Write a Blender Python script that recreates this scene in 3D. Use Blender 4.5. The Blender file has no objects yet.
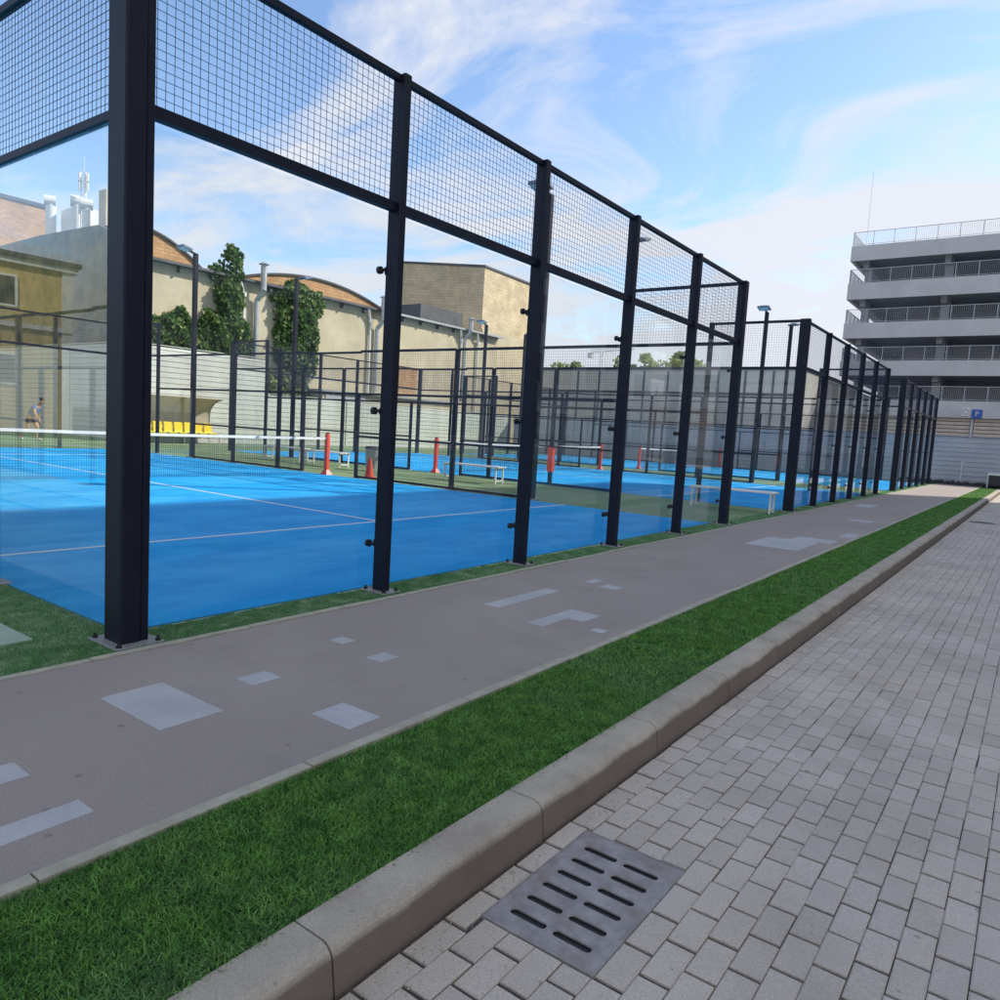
import bpy, math, random
import numpy as np
from mathutils import Vector, Matrix
R = math.radians
random.seed(7)
rng = np.random.default_rng(11)
scene = bpy.context.scene
col = scene.collection

# ------------------------------------------------------------------ camera
CAM = Vector((4.2289, -2.1818, 1.3603))
yaw, pitch, roll = -0.630188, -0.0953276, 0.0589658
f = Vector((math.sin(yaw) * math.cos(pitch), math.cos(yaw) * math.cos(pitch), math.sin(pitch)))
r0 = Vector((math.cos(yaw), -math.sin(yaw), 0))
u0 = r0.cross(f)
rr = math.cos(roll) * r0 + math.sin(roll) * u0
uu = -math.sin(roll) * r0 + math.cos(roll) * u0
cd = bpy.data.cameras.new('camera')
cam = bpy.data.objects.new('camera', cd)
col.objects.link(cam)
cd.sensor_width = 36
cd.sensor_fit = 'HORIZONTAL'
cd.lens = 0.73655 * 36
cd.clip_start = 0.05
cd.clip_end = 3000
m = Matrix((rr, uu, -f)).transposed().to_4x4()
m.translation = CAM
cam.matrix_world = m
scene.camera = cam

# ------------------------------------------------------------------ light
SUN_EL = R(38)
SUN_AZ = math.atan2(.65, .76)          # from +Y towards +X
sd = bpy.data.lights.new('sun', 'SUN')
sd.energy = 3.0
sd.angle = R(0.53)
sd.color = (1.0, 0.93, 0.82)
sun = bpy.data.objects.new('sun', sd)
col.objects.link(sun)
sdir = Vector((math.sin(SUN_AZ) * math.cos(SUN_EL), math.cos(SUN_AZ) * math.cos(SUN_EL), math.sin(SUN_EL)))
sun.rotation_euler = sdir.to_track_quat('Z', 'Y').to_euler()
sun.location = (40, 40, 60)

world = bpy.data.worlds.new('World')
scene.world = world
world.use_nodes = True
wt = world.node_tree
wt.nodes.clear()


def N(nt, typ, **kw):
    n = nt.nodes.new(typ)
    for k, v in kw.items():
        if k.startswith('i_'):
            n.inputs[k[2:].replace('_', ' ')].default_value = v
        else:
            setattr(n, k, v)
    return n


def L(nt, a, ao, b, bi):
    nt.links.new(a.outputs[ao], b.inputs[bi])


wo = N(wt, 'ShaderNodeOutputWorld')
bg = N(wt, 'ShaderNodeBackground')
bg.inputs['Strength'].default_value = 0.13
sky = N(wt, 'ShaderNodeTexSky', sky_type='NISHITA', sun_disc=False, sun_elevation=SUN_EL, sun_rotation=SUN_AZ)
sky.air_density = 1.0
sky.dust_density = 0.6
sky.ozone_density = 3.0
tc = N(wt, 'ShaderNodeTexCoord')
sep = N(wt, 'ShaderNodeSeparateXYZ')
L(wt, tc, 'Generated', sep, 0)
mz = N(wt, 'ShaderNodeMath', operation='MAXIMUM')
mz.inputs[1].default_value = 0.0
L(wt, sep, 'Z', mz, 0)
az = N(wt, 'ShaderNodeMath', operation='ADD')
az.inputs[1].default_value = 0.14
L(wt, mz, 0, az, 0)
dx = N(wt, 'ShaderNodeMath', operation='DIVIDE')
dy = N(wt, 'ShaderNodeMath', operation='DIVIDE')
L(wt, sep, 'X', dx, 0); L(wt, az, 0, dx, 1)
L(wt, sep, 'Y', dy, 0); L(wt, az, 0, dy, 1)
cmb = N(wt, 'ShaderNodeCombineXYZ')
L(wt, dx, 0, cmb, 0); L(wt, dy, 0, cmb, 1)
mp = N(wt, 'ShaderNodeMapping')
mp.inputs['Rotation'].default_value = (0, 0, R(-25))
mp.inputs['Scale'].default_value = (0.75, 1.25, 1)
mp.inputs['Location'].default_value = (3.1, 1.7, 0)
L(wt, cmb, 0, mp, 0)
n1 = N(wt, 'ShaderNodeTexNoise')
n1.inputs['Scale'].default_value = 1.25
n1.inputs['Detail'].default_value = 9
n1.inputs['Roughness'].default_value = 0.62
n1.inputs['Distortion'].default_value = 0.9
L(wt, mp, 0, n1, 'Vector')
# thicker cloud towards the sun side (+X) of the sky
gx = N(wt, 'ShaderNodeMath', operation='MULTIPLY_ADD')
gx.inputs[1].default_value = 0.15
gx.inputs[2].default_value = 0.05
L(wt, sep, 'X', gx, 0)
ad = N(wt, 'ShaderNodeMath', operation='ADD')
L(wt, n1, 'Fac', ad, 0); L(wt, gx, 0, ad, 1)
hz = N(wt, 'ShaderNodeMapRange')
hz.inputs['From Min'].default_value = 0.0
hz.inputs['From Max'].default_value = 0.33
hz.inputs['To Min'].default_value = 0.30
hz.inputs['To Max'].default_value = 0.0
L(wt, sep, 'Z', hz, 'Value')
ad2 = N(wt, 'ShaderNodeMath', operation='ADD')
L(wt, ad, 0, ad2, 0); L(wt, hz, 0, ad2, 1)
cr = N(wt, 'ShaderNodeValToRGB')
cr.color_ramp.elements[0].position = 0.44
cr.color_ramp.elements[0].color = (0, 0, 0, 1)
cr.color_ramp.elements[1].position = 0.62
cr.color_ramp.elements[1].color = (0.97, 0.97, 0.97, 1)
L(wt, ad2, 0, cr, 0)
mix = N(wt, 'ShaderNodeMix', data_type='RGBA')
mix.inputs['B'].default_value = (3.45, 3.55, 3.85, 1)
L(wt, cr, 0, mix, 'Factor'); L(wt, sky, 0, mix, 'A')
L(wt, mix, 'Result', bg, 0); L(wt, bg, 0, wo, 0)

scene.view_settings.view_transform = 'Standard'
scene.view_settings.look = 'None'
scene.view_settings.exposure = 0.9
scene.view_settings.gamma = 1
scene.cycles.transparent_max_bounces = 40
scene.cycles.max_bounces = 8
scene.cycles.diffuse_bounces = 4
scene.cycles.glossy_bounces = 4


# ------------------------------------------------------------------ materials
def new_mat(name):
    mt = bpy.data.materials.new(name)
    mt.use_nodes = True
    nt = mt.node_tree
    nt.nodes.clear()
    o = N(nt, 'ShaderNodeOutputMaterial')
    b = N(nt, 'ShaderNodeBsdfPrincipled')
    L(nt, b, 0, o, 0)
    return mt, nt, b


def c4(c):
    return (c[0], c[1], c[2], 1)


def noisy(name, c1, c2, scale=3.0, rough=0.8, metal=0.0, detail=6, bump=0.0, bscale=60, c3=None, s3=0.4, f3=0.5, isl=0.0, stretch=None, spec=0.5, ramp=(0.35, 0.65)):
    """two-tone noise, optional third large stain, optional per-island variation"""
    mt, nt, b = new_mat(name)
    t = N(nt, 'ShaderNodeTexCoord')
    v = N(nt, 'ShaderNodeMapping')
    L(nt, t, 'Object', v, 0)
    if stretch:
        v.inputs['Scale'].default_value = stretch
    n = N(nt, 'ShaderNodeTexNoise')
    n.inputs['Scale'].default_value = scale
    n.inputs['Detail'].default_value = detail
    n.inputs['Roughness'].default_value = 0.6
    L(nt, v, 0, n, 'Vector')
    rp = N(nt, 'ShaderNodeValToRGB')
    rp.color_ramp.elements[0].position = ramp[0]
    rp.color_ramp.elements[1].position = ramp[1]
    rp.color_ramp.elements[0].color = c4(c1)
    rp.color_ramp.elements[1].color = c4(c2)
    L(nt, n, 'Fac', rp, 0)
    out = (rp, 0)
    if c3:
        n3 = N(nt, 'ShaderNodeTexNoise')
        n3.inputs['Scale'].default_value = s3
        n3.inputs['Detail'].default_value = 8
        n3.inputs['Roughness'].default_value = 0.7
        L(nt, v, 0, n3, 'Vector')
        r3 = N(nt, 'ShaderNodeValToRGB')
        r3.color_ramp.elements[0].position = 0.48
        r3.color_ramp.elements[1].position = 0.72
        r3.color_ramp.elements[0].color = (0, 0, 0, 1)
        r3.color_ramp.elements[1].color = (f3, f3, f3, 1)
        L(nt, n3, 'Fac', r3, 0)
        mx = N(nt, 'ShaderNodeMix', data_type='RGBA')
        mx.inputs['B'].default_value = c4(c3)
        L(nt, r3, 0, mx, 'Factor'); L(nt, rp, 0, mx, 'A')
        out = (mx, 'Result')
    if isl:
        g = N(nt, 'ShaderNodeNewGeometry')
        mr = N(nt, 'ShaderNodeMapRange')
        mr.inputs['To Min'].default_value = 1 - isl
        mr.inputs['To Max'].default_value = 1 + isl
        L(nt, g, 'Random Per Island', mr, 'Value')
        hs = N(nt, 'ShaderNodeHueSaturation')
        L(nt, mr, 0, hs, 'Value')
        nt.links.new(out[0].outputs[out[1]], hs.inputs['Color'])
        out = (hs, 0)
    nt.links.new(out[0].outputs[out[1]], b.inputs['Base Color'])
    b.inputs['Roughness'].default_value = rough
    b.inputs['Metallic'].default_value = metal
    b.inputs['Specular IOR Level'].default_value = spec
    if bump:
        nb = N(nt, 'ShaderNodeTexNoise')
        nb.inputs['Scale'].default_value = bscale
        nb.inputs['Detail'].default_value = 5
        L(nt, v, 0, nb, 'Vector')
        bp = N(nt, 'ShaderNodeBump')
        bp.inputs['Strength'].default_value = bump
        bp.inputs['Distance'].default_value = 0.01
        L(nt, nb, 'Fac', bp, 'Height')
        L(nt, bp, 0, b, 'Normal')
    return mt


def add_specks(mt, scale, c, thr=0.30, fac=0.8, grain=0.12):
    nt = mt.node_tree
    b = [n for n in nt.nodes if n.type == 'BSDF_PRINCIPLED'][0]
    src = b.inputs['Base Color'].links[0].from_socket
    t = N(nt, 'ShaderNodeTexCoord')
    g = N(nt, 'ShaderNodeTexNoise'); g.inputs['Scale'].default_value = 140; g.inputs['Detail'].default_value = 3
    L(nt, t, 'Object', g, 'Vector')
    mr = N(nt, 'ShaderNodeMapRange'); mr.inputs['From Min'].default_value = .3; mr.inputs['From Max'].default_value = .7
    mr.inputs['To Min'].default_value = 1 - grain; mr.inputs['To Max'].default_value = 1 + grain
    L(nt, g, 'Fac', mr, 'Value')
    hs = N(nt, 'ShaderNodeHueSaturation'); nt.links.new(src, hs.inputs['Color']); L(nt, mr, 0, hs, 'Value')
    vo = N(nt, 'ShaderNodeTexVoronoi'); vo.inputs['Scale'].default_value = scale
    L(nt, t, 'Object', vo, 'Vector')
    sp = N(nt, 'ShaderNodeSeparateColor'); L(nt, vo, 'Color', sp, 0)
    lt = N(nt, 'ShaderNodeMath', operation='MULTIPLY'); lt.inputs[1].default_value = thr; L(nt, sp, 0, lt, 0)
    ls = N(nt, 'ShaderNodeMath', operation='LESS_THAN'); L(nt, vo, 'Distance', ls, 0)
    p3 = N(nt, 'ShaderNodeMath', operation='POWER'); p3.inputs[1].default_value = 3; L(nt, lt, 0, p3, 0)
    L(nt, p3, 0, ls, 1)
    mf = N(nt, 'ShaderNodeMath', operation='MULTIPLY'); mf.inputs[1].default_value = fac; L(nt, ls, 0, mf, 0)
    mx = N(nt, 'ShaderNodeMix', data_type='RGBA'); mx.inputs['B'].default_value = c4(c)
    L(nt, mf, 0, mx, 'Factor'); L(nt, hs, 0, mx, 'A'); L(nt, mx, 'Result', b, 'Base Color')


def brick_mat(name, c1, c2, mortar, bw=0.26, bh=0.085, stain=None):
    mt, nt, b = new_mat(name)
    t = N(nt, 'ShaderNodeTexCoord')
    s = N(nt, 'ShaderNodeSeparateXYZ')
    L(nt, t, 'Object', s, 0)
    a = N(nt, 'ShaderNodeMath', operation='ADD')
    L(nt, s, 'X', a, 0); L(nt, s, 'Y', a, 1)
    c = N(nt, 'ShaderNodeCombineXYZ')
    L(nt, a, 0, c, 0); L(nt, s, 'Z', c, 1)
    br = N(nt, 'ShaderNodeTexBrick')
    br.inputs['Color1'].default_value = c4(c1)
    br.inputs['Color2'].default_value = c4(c2)
    br.inputs['Mortar'].default_value = c4(mortar)
    br.inputs['Scale'].default_value = 1
    br.inputs['Brick Width'].default_value = bw
    br.inputs['Row Height'].default_value = bh
    br.inputs['Mortar Size'].default_value = 0.012
    L(nt, c, 0, br, 'Vector')
    n = N(nt, 'ShaderNodeTexNoise')
    n.inputs['Scale'].default_value = 0.8
    n.inputs['Detail'].default_value = 8
    n.inputs['Roughness'].default_value = 0.7
    L(nt, t, 'Object', n, 'Vector')
    mr = N(nt, 'ShaderNodeMapRange')
    mr.inputs['From Min'].default_value = 0.3
    mr.inputs['From Max'].default_value = 0.7
    mr.inputs['To Min'].default_value = 0.7
    mr.inputs['To Max'].default_value = 1.2
    L(nt, n, 'Fac', mr, 'Value')
    hs = N(nt, 'ShaderNodeHueSaturation')
    L(nt, br, 'Color', hs, 'Color'); L(nt, mr, 0, hs, 'Value')
    L(nt, hs, 0, b, 'Base Color')
    b.inputs['Roughness'].default_value = 0.9
    return mt


def glass_mat():
    mt = bpy.data.materials.new('court_glass')
    mt.use_nodes = True
    nt = mt.node_tree
    nt.nodes.clear()
    o = N(nt, 'ShaderNodeOutputMaterial')
    tr = N(nt, 'ShaderNodeBsdfTransparent')
    tr.inputs[0].default_value = (0.975, 0.988, 0.985, 1)
    gl = N(nt, 'ShaderNodeBsdfGlossy')
    gl.inputs['Roughness'].default_value = 0.005
    gl.inputs['Color'].default_value = (1, 1, 1, 1)
    lw = N(nt, 'ShaderNodeLayerWeight')
    lw.inputs['Blend'].default_value = 0.5
    pw = N(nt, 'ShaderNodeMath', operation='POWER')
    pw.inputs[1].default_value = 5
    L(nt, lw, 'Facing', pw, 0)
    ma = N(nt, 'ShaderNodeMath', operation='MULTIPLY_ADD')
    ma.inputs[1].default_value = 0.92
    ma.inputs[2].default_value = 0.022
    L(nt, pw, 0, ma, 0)
    # faint dusty film
    df = N(nt, 'ShaderNodeBsdfDiffuse')
    df.inputs[0].default_value = (0.6, 0.62, 0.6, 1)
    tcn = N(nt, 'ShaderNodeTexCoord')
    nz = N(nt, 'ShaderNodeTexNoise')
    nz.inputs['Scale'].default_value = 2.5
    nz.inputs['Detail'].default_value = 8
    L(nt, tcn, 'Object', nz, 'Vector')
    mr = N(nt, 'ShaderNodeMapRange')
    mr.inputs['From Min'].default_value = 0.4
    mr.inputs['From Max'].default_value = 0.75
    mr.inputs['To Min'].default_value = 0.003
    mr.inputs['To Max'].default_value = 0.014
    L(nt, nz, 'Fac', mr, 'Value')
    m0 = N(nt, 'ShaderNodeMixShader')
    L(nt, mr, 0, m0, 0); L(nt, tr, 0, m0, 1); L(nt, df, 0, m0, 2)
    mx = N(nt, 'ShaderNodeMixShader')
    L(nt, ma, 0, mx, 0); L(nt, m0, 0, mx, 1); L(nt, gl, 0, mx, 2)
    L(nt, mx, 0, o, 0)
    return mt


M = {}
M['steel'] = noisy('navy_powder_coated_steel', (0.004, 0.0065, 0.018), (0.007, 0.010, 0.025), 8, 0.5, bump=0.05, bscale=300, spec=0.3)
M['wire'] = noisy('galvanised_navy_wire', (0.02, 0.028, 0.06), (0.03, 0.038, 0.075), 8, 0.5)
M['glass'] = glass_mat()
M['black'] = noisy('black_rubber', (0.010, 0.010, 0.012), (0.018, 0.018, 0.02), 20, 0.5)
M['plate'] = noisy('dusty_galvanised_plate', (0.22, 0.22, 0.22), (0.34, 0.34, 0.33), 30, 0.6, metal=0.3)
M['blue'] = noisy('blue_sanded_court_turf', (0.004, 0.28, 0.66), (0.014, 0.36, 0.76), 2.2, 0.93, detail=9, bump=0.3, bscale=400, c3=(0.08, 0.45, 0.80), s3=0.55, f3=0.7, stretch=(1, 0.45, 1), spec=0.2)
M['line'] = noisy('white_line_turf', (0.55, 0.58, 0.6), (0.72, 0.74, 0.74), 30, 0.9)
M['turfbase'] = noisy('olive_green_turf', (0.16, 0.235, 0.12), (0.22, 0.31, 0.16), 14, 0.95, detail=9, bump=0.5, bscale=250, c3=(0.34, 0.37, 0.25), s3=0.8, f3=0.6, spec=0.2)
M['blade'] = noisy('green_turf_fibre', (0.072, 0.225, 0.033), (0.18, 0.39, 0.075), 9, 0.5, isl=0.65, spec=0.5, c3=(0.24, 0.37, 0.22), s3=0.9, f3=0.4)
M['blade2'] = noisy('pale_green_turf_fibre', (0.10, 0.27, 0.10), (0.17, 0.36, 0.15), 6, 0.6, isl=0.4, spec=0.4, c3=(0.55, 0.66, 0.48), s3=5, f3=0.8)
M['soil'] = noisy('dark_turf_backing', (0.014, 0.05, 0.016), (0.03, 0.085, 0.026), 30, 0.95)
M['asphalt'] = noisy('grey_mauve_path', (0.30, 0.255, 0.23), (0.37, 0.315, 0.285), 1.4, 0.88, detail=10, bump=0.35, bscale=220, c3=(0.23, 0.20, 0.185), s3=0.7, f3=0.7)
M['patch'] = noisy('pale_grey_inlay', (0.38, 0.385, 0.405), (0.46, 0.46, 0.475), 3, 0.85, bump=0.1, bscale=200)
M['edging'] = noisy('concrete_edging', (0.33, 0.31, 0.24), (0.44, 0.42, 0.34), 9, 0.9, bump=0.3, bscale=120)
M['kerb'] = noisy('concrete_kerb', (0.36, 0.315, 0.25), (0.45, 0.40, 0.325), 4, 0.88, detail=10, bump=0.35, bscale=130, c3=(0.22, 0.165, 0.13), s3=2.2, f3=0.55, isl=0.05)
M['paver'] = noisy('grey_concrete_paver', (0.42, 0.37, 0.32), (0.53, 0.475, 0.42), 1.2, 0.85, detail=9, bump=0.4, bscale=160, isl=0.075, c3=(0.56, 0.47, 0.36), s3=0.5, f3=0.5)
M['sand'] = noisy('sandy_joint', (0.055, 0.052, 0.05), (0.11, 0.10, 0.09), 60, 0.95, bump=0.5, bscale=300, c3=(0.2, 0.17, 0.14), s3=1.5, f3=0.5)
M['iron'] = noisy('worn_cast_iron', (0.23, 0.21, 0.205), (0.36, 0.33, 0.32), 14, 0.6, c3=(0.20, 0.14, 0.10), s3=5, f3=0.7, metal=0.1, bump=0.2, bscale=90)
M['earth'] = noisy('grey_ground', (0.16, 0.15, 0.14), (0.22, 0.21, 0.19), 0.4, 0.95)
M['mint'] = noisy('mint_green_pad', (0.27, 0.37, 0.27), (0.33, 0.43, 0.32), 5, 0.8)
M['siding'] = noisy('cream_metal_siding', (0.52, 0.53, 0.49), (0.60, 0.61, 0.56), 0.9, 0.5, c3=(0.34, 0.34, 0.31), s3=0.7, f3=0.5, stretch=(1, 1, 0.3))
M['siding2'] = noisy('grey_metal_siding', (0.42, 0.44, 0.50), (0.50, 0.52, 0.57), 0.9, 0.5, c3=(0.36, 0.37, 0.41), s3=0.8, f3=0.4)
M['dark'] = noisy('dark_grey_metal', (0.03, 0.035, 0.045), (0.05, 0.055, 0.065), 4, 0.6)
M['plaster'] = noisy('cream_plaster', (0.48, 0.42, 0.29), (0.58, 0.52, 0.38), 0.7, 0.92, detail=10, c3=(0.38, 0.35, 0.28), s3=0.5, f3=0.75, bump=0.3, bscale=20)
M['moss'] = noisy('mossy_dark_render', (0.05, 0.06, 0.03), (0.20, 0.18, 0.08), 1.3, 0.95, detail=12, c3=(0.07, 0.10, 0.05), s3=0.6, f3=0.9, bump=0.5, bscale=9)
M['brick_o'] = brick_mat('orange_brick', (0.56, 0.34, 0.17), (0.46, 0.26, 0.12), (0.30, 0.20, 0.12), 0.45, 0.15)
M['brick_y'] = brick_mat('yellow_buff_brick', (0.70, 0.58, 0.39), (0.60, 0.49, 0.32), (0.40, 0.34, 0.26), 0.55, 0.21)
M['roof'] = noisy('dark_roof_sheet', (0.06, 0.065, 0.075), (0.10, 0.105, 0.12), 1.0, 0.7)
M['galv'] = noisy('galvanised_duct', (0.42, 0.44, 0.46), (0.56, 0.58, 0.60), 5, 0.4, metal=0.5)
M['white'] = noisy('white_paint', (0.66, 0.67, 0.66), (0.76, 0.77, 0.76), 4, 0.5)
M['conc'] = noisy('pale_grey_concrete', (0.56, 0.555, 0.56), (0.63, 0.625, 0.63), 0.5, 0.85, detail=9, c3=(0.47, 0.47, 0.48), s3=0.4, f3=0.6)
M['conc_in'] = noisy('grey_concrete_slab', (0.42, 0.43, 0.47), (0.50, 0.51, 0.54), 0.6, 0.9)
M['steelrail'] = noisy('galvanised_railing', (0.42, 0.44, 0.47), (0.52, 0.54, 0.56), 4, 0.5, metal=0.3)
M['louvre'] = noisy('tan_louvre', (0.60, 0.50, 0.42), (0.70, 0.59, 0.50), 2, 0.7)
M['panel'] = noisy('grey_wall_panel', (0.52, 0.52, 0.50), (0.60, 0.59, 0.56), 0.6, 0.8, c3=(0.42, 0.42, 0.40), s3=0.5, f3=0.6)
M['red'] = noisy('red_vinyl_padding', (0.72, 0.06, 0.035), (0.80, 0.08, 0.045), 6, 0.45)
M['orange'] = noisy('orange_red_plastic', (0.60, 0.06, 0.03), (0.66, 0.08, 0.04), 6, 0.5)
M['yellow'] = noisy('yellow_plastic', (0.80, 0.60, 0.015), (0.86, 0.66, 0.02), 4, 0.4)
M['beige'] = noisy('beige_shell', (0.42, 0.36, 0.26), (0.50, 0.43, 0.32), 2, 0.7)
M['yellowwall'] = noisy('ochre_yellow_render', (0.50, 0.40, 0.15), (0.58, 0.46, 0.19), 0.8, 0.9)
M['netcord'] = noisy('black_net_cord', (0.015, 0.018, 0.02), (0.03, 0.03, 0.035), 10, 0.8)
M['tape'] = noisy('white_net_tape', (0.70, 0.71, 0.70), (0.80, 0.80, 0.79), 6, 0.7)
M['leaf'] = noisy('ivy_leaf', (0.045, 0.115, 0.025), (0.095, 0.19, 0.04), 1.2, 0.6, isl=0.4)
M['leaf2'] = noisy('yellow_green_leaf', (0.26, 0.32, 0.10), (0.36, 0.40, 0.14), 1.2, 0.65, isl=0.4)
M['bark'] = noisy('bark', (0.06, 0.045, 0.03), (0.11, 0.085, 0.06), 12, 0.9)
M['window'] = noisy('dark_window_glass', (0.02, 0.025, 0.03), (0.03, 0.035, 0.04), 2, 0.08)
M['signblue'] = noisy('blue_sign_paint', (0.03, 0.11, 0.42), (0.04, 0.13, 0.46), 4, 0.5)
M['grey'] = noisy('grey_plastic', (0.28, 0.285, 0.29), (0.34, 0.345, 0.35), 5, 0.6)
M['head'] = noisy('floodlight_grey', (0.13, 0.17, 0.23), (0.19, 0.23, 0.30), 6, 0.45, metal=0.2)
M['skin'] = noisy('skin', (0.42, 0.25, 0.18), (0.48, 0.29, 0.21), 6, 0.6)
M['shirt'] = noisy('blue_shirt_cloth', (0.07, 0.17, 0.42), (0.09, 0.20, 0.47), 12, 0.85)
M['shorts'] = noisy('dark_shorts_cloth', (0.035, 0.04, 0.06), (0.055, 0.06, 0.08), 12, 0.85)
M['hair'] = noisy('dark_brown_hair', (0.02, 0.014, 0.010), (0.04, 0.028, 0.02), 40, 0.7)
M['shade'] = noisy('pale_office_facade', (0.62, 0.61, 0.58), (0.70, 0.69, 0.66), 0.5, 0.85)


add_specks(M['asphalt'], 6, (0.12, 0.10, 0.095), 0.46, 0.45, 0.16)
add_specks(M['patch'], 9, (0.25, 0.25, 0.26), 0.5, 0.5, 0.08)
add_specks(M['paver'], 14, (0.20, 0.18, 0.16), 0.55, 0.5, 0.14)
add_specks(M['kerb'], 16, (0.2, 0.17, 0.14), 0.55, 0.5, 0.14)
add_specks(M['blue'], 3, (0.02, 0.17, 0.42), 0.4, 0.3, 0.14)


def translucent(mt, fac):
    nt = mt.node_tree
    o = [n for n in nt.nodes if n.type == 'OUTPUT_MATERIAL'][0]
    b = [n for n in nt.nodes if n.type == 'BSDF_PRINCIPLED'][0]
    src = b.inputs['Base Color'].links[0].from_socket
    t = N(nt, 'ShaderNodeBsdfTranslucent')
    nt.links.new(src, t.inputs[0])
    mx = N(nt, 'ShaderNodeMixShader')
    mx.inputs[0].default_value = fac
    L(nt, b, 0, mx, 1); L(nt, t, 0, mx, 2); L(nt, mx, 0, o, 0)


for k_ in ('blade', 'blade2', 'leaf', 'leaf2'):
    translucent(M[k_], 0.35)


# ------------------------------------------------------------------ mesh helpers
class MB:
    def __init__(s):
        s.v = []
        s.f = []

    def box(s, x0, x1, y0, y1, z0, z1):
        n = len(s.v)
        s.v += [(x0, y0, z0), (x1, y0, z0), (x1, y1, z0), (x0, y1, z0), (x0, y0, z1), (x1, y0, z1), (x1, y1, z1), (x0, y1, z1)]
        s.f += [(n, n + 3, n + 2, n + 1), (n + 4, n + 5, n + 6, n + 7), (n, n + 1, n + 5, n + 4), (n + 1, n + 2, n + 6, n + 5), (n + 2, n + 3, n + 7, n + 6), (n + 3, n, n + 4, n + 7)]
        return s

    def cbox(s, x0, x1, y0, y1, z0, z1, c=0.006):
        """box with chamfered vertical and top edges"""
        n = len(s.v)
        ring = lambda a, z: [(x0 + a + (c if 0 else 0), y0, z)]
        def loop(ins, z):
            X0, X1, Y0, Y1 = x0 + ins, x1 - ins, y0 + ins, y1 - ins
            return [(X0 + c, Y0, z), (X1 - c, Y0, z), (X1, Y0 + c, z), (X1, Y1 - c, z), (X1 - c, Y1, z), (X0 + c, Y1, z), (X0, Y1 - c, z), (X0, Y0 + c, z)]
        s.v += loop(0, z0) + loop(0, z1 - c) + loop(c, z1)
        for k in range(2):
            for i in range(8):
                a = n + 8 * k + i
                b = n + 8 * k + (i + 1) % 8
                s.f.append((a, b, b + 8, a + 8))
        s.f.append(tuple(n + 16 + i for i in range(8)))
        s.f.append(tuple(n + 7 - i for i in range(8)))
        return s

    def tube(s, p, q, r, seg=8, r2=None, cap=True):
        p = Vector(p); q = Vector(q)
        d = (q - p).normalized()
        a = d.orthogonal().normalized()
        b = d.cross(a)
        n = len(s.v)
        r2 = r if r2 is None else r2
        for P, rad in ((p, r), (q, r2)):
            for i in range(seg):
                t = 2 * math.pi * i / seg
                s.v.append(tuple(P + a * math.cos(t) * rad + b * math.sin(t) * rad))
        for i in range(seg):
            j = (i + 1) % seg
            s.f.append((n + i, n + j, n + seg + j, n + seg + i))
        if cap:
            s.f.append(tuple(n + seg - 1 - i for i in range(seg)))
            s.f.append(tuple(n + seg + i for i in range(seg)))
        return s

    def bar(s, p, q, w, h):
        """rectangular bar from p to q, w sideways (horizontal), h the other way"""
        p = Vector(p); q = Vector(q)
        d = (q - p).normalized()
        up = Vector((0, 0, 1)) if abs(d.z) < 0.9 else Vector((0, 1, 0))
        a = d.cross(up).normalized()
        b = a.cross(d)
        n = len(s.v)
        for P in (p, q):
            for sa, sb in ((-1, -1), (1, -1), (1, 1), (-1, 1)):
                s.v.append(tuple(P + a * sa * w / 2 + b * sb * h / 2))
        s.f += [(n, n + 3, n + 2, n + 1), (n + 4, n + 5, n + 6, n + 7)]
        for i in range(4):
            j = (i + 1) % 4
            s.f.append((n + i, n + j, n + 4 + j, n + 4 + i))
        return s

    def prism(s, pts, axis, a0, a1):
        """extrude a 2D outline along axis ('x','y','z') from a0 to a1"""
        def P(p, a):
            if axis == 'x': return (a, p[0], p[1])
            if axis == 'y': return (p[0], a, p[1])
            return (p[0], p[1], a)
        n = len(s.v); k = len(pts)
        s.v += [P(p, a0) for p in pts] + [P(p, a1) for p in pts]
        s.f.append(tuple(range(n, n + k)))
        s.f.append(tuple(range(n + 2 * k - 1, n + k - 1, -1)))
        for i in range(k):
            j = (i + 1) % k
            s.f.append((n + i, n + k + i, n + k + j, n + j))
        return s

    def sweep(s, prof, pts2, closed=False):
        pass

    def build(s, name, mat, parent=None, smooth=False, bevel=0):
        me = bpy.data.meshes.new(name)
        me.from_pydata(s.v, [], s.f)
        me.update()
        o = bpy.data.objects.new(name, me)
        me.materials.append(M[mat] if isinstance(mat, str) else mat)
        col.objects.link(o)
        if parent:
            o.parent = parent
        import bmesh
        bm = bmesh.new()
        bm.from_mesh(me)
        if len(s.f) < 20000:
            bmesh.ops.recalc_face_normals(bm, faces=bm.faces)
        if bevel:
            bmesh.ops.bevel(bm, geom=list(bm.edges), offset=bevel, segments=2, affect='EDGES', profile=0.6, clamp_overlap=True)
        bm.to_mesh(me)
        bm.free()
        if smooth:
            for p in me.polygons:
                p.use_smooth = True
        return o


def tag(o, label, cat, group=None):
    o['label'] = label
    o['category'] = cat
    if group:
        o['group'] = group
    return o


def struct(o):
    o['kind'] = 'structure'
    return o


def empty(name, loc=(0, 0, 0), rz=0, label='', cat='', group=None):
    o = bpy.data.objects.new(name, None)
    o.location = loc
    o.rotation_euler = (0, 0, rz)
    o.empty_display_size = 0.2
    col.objects.link(o)
    tag(o, label, cat, group)
    return o


def copy_tree(o, parent=None):
    c = o.copy()
    col.objects.link(c)
    c.parent = parent
    for ch in o.children:
        copy_tree(ch, c)
    return c


def wallpts(x0, x1, y0, y1):
    return


# ------------------------------------------------------------------ ground and surfaces
PZ = -0.13
g = MB().box(-600, 600, -300, 900, -0.6, -0.16).build('ground', 'earth'); struct(g)
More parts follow.
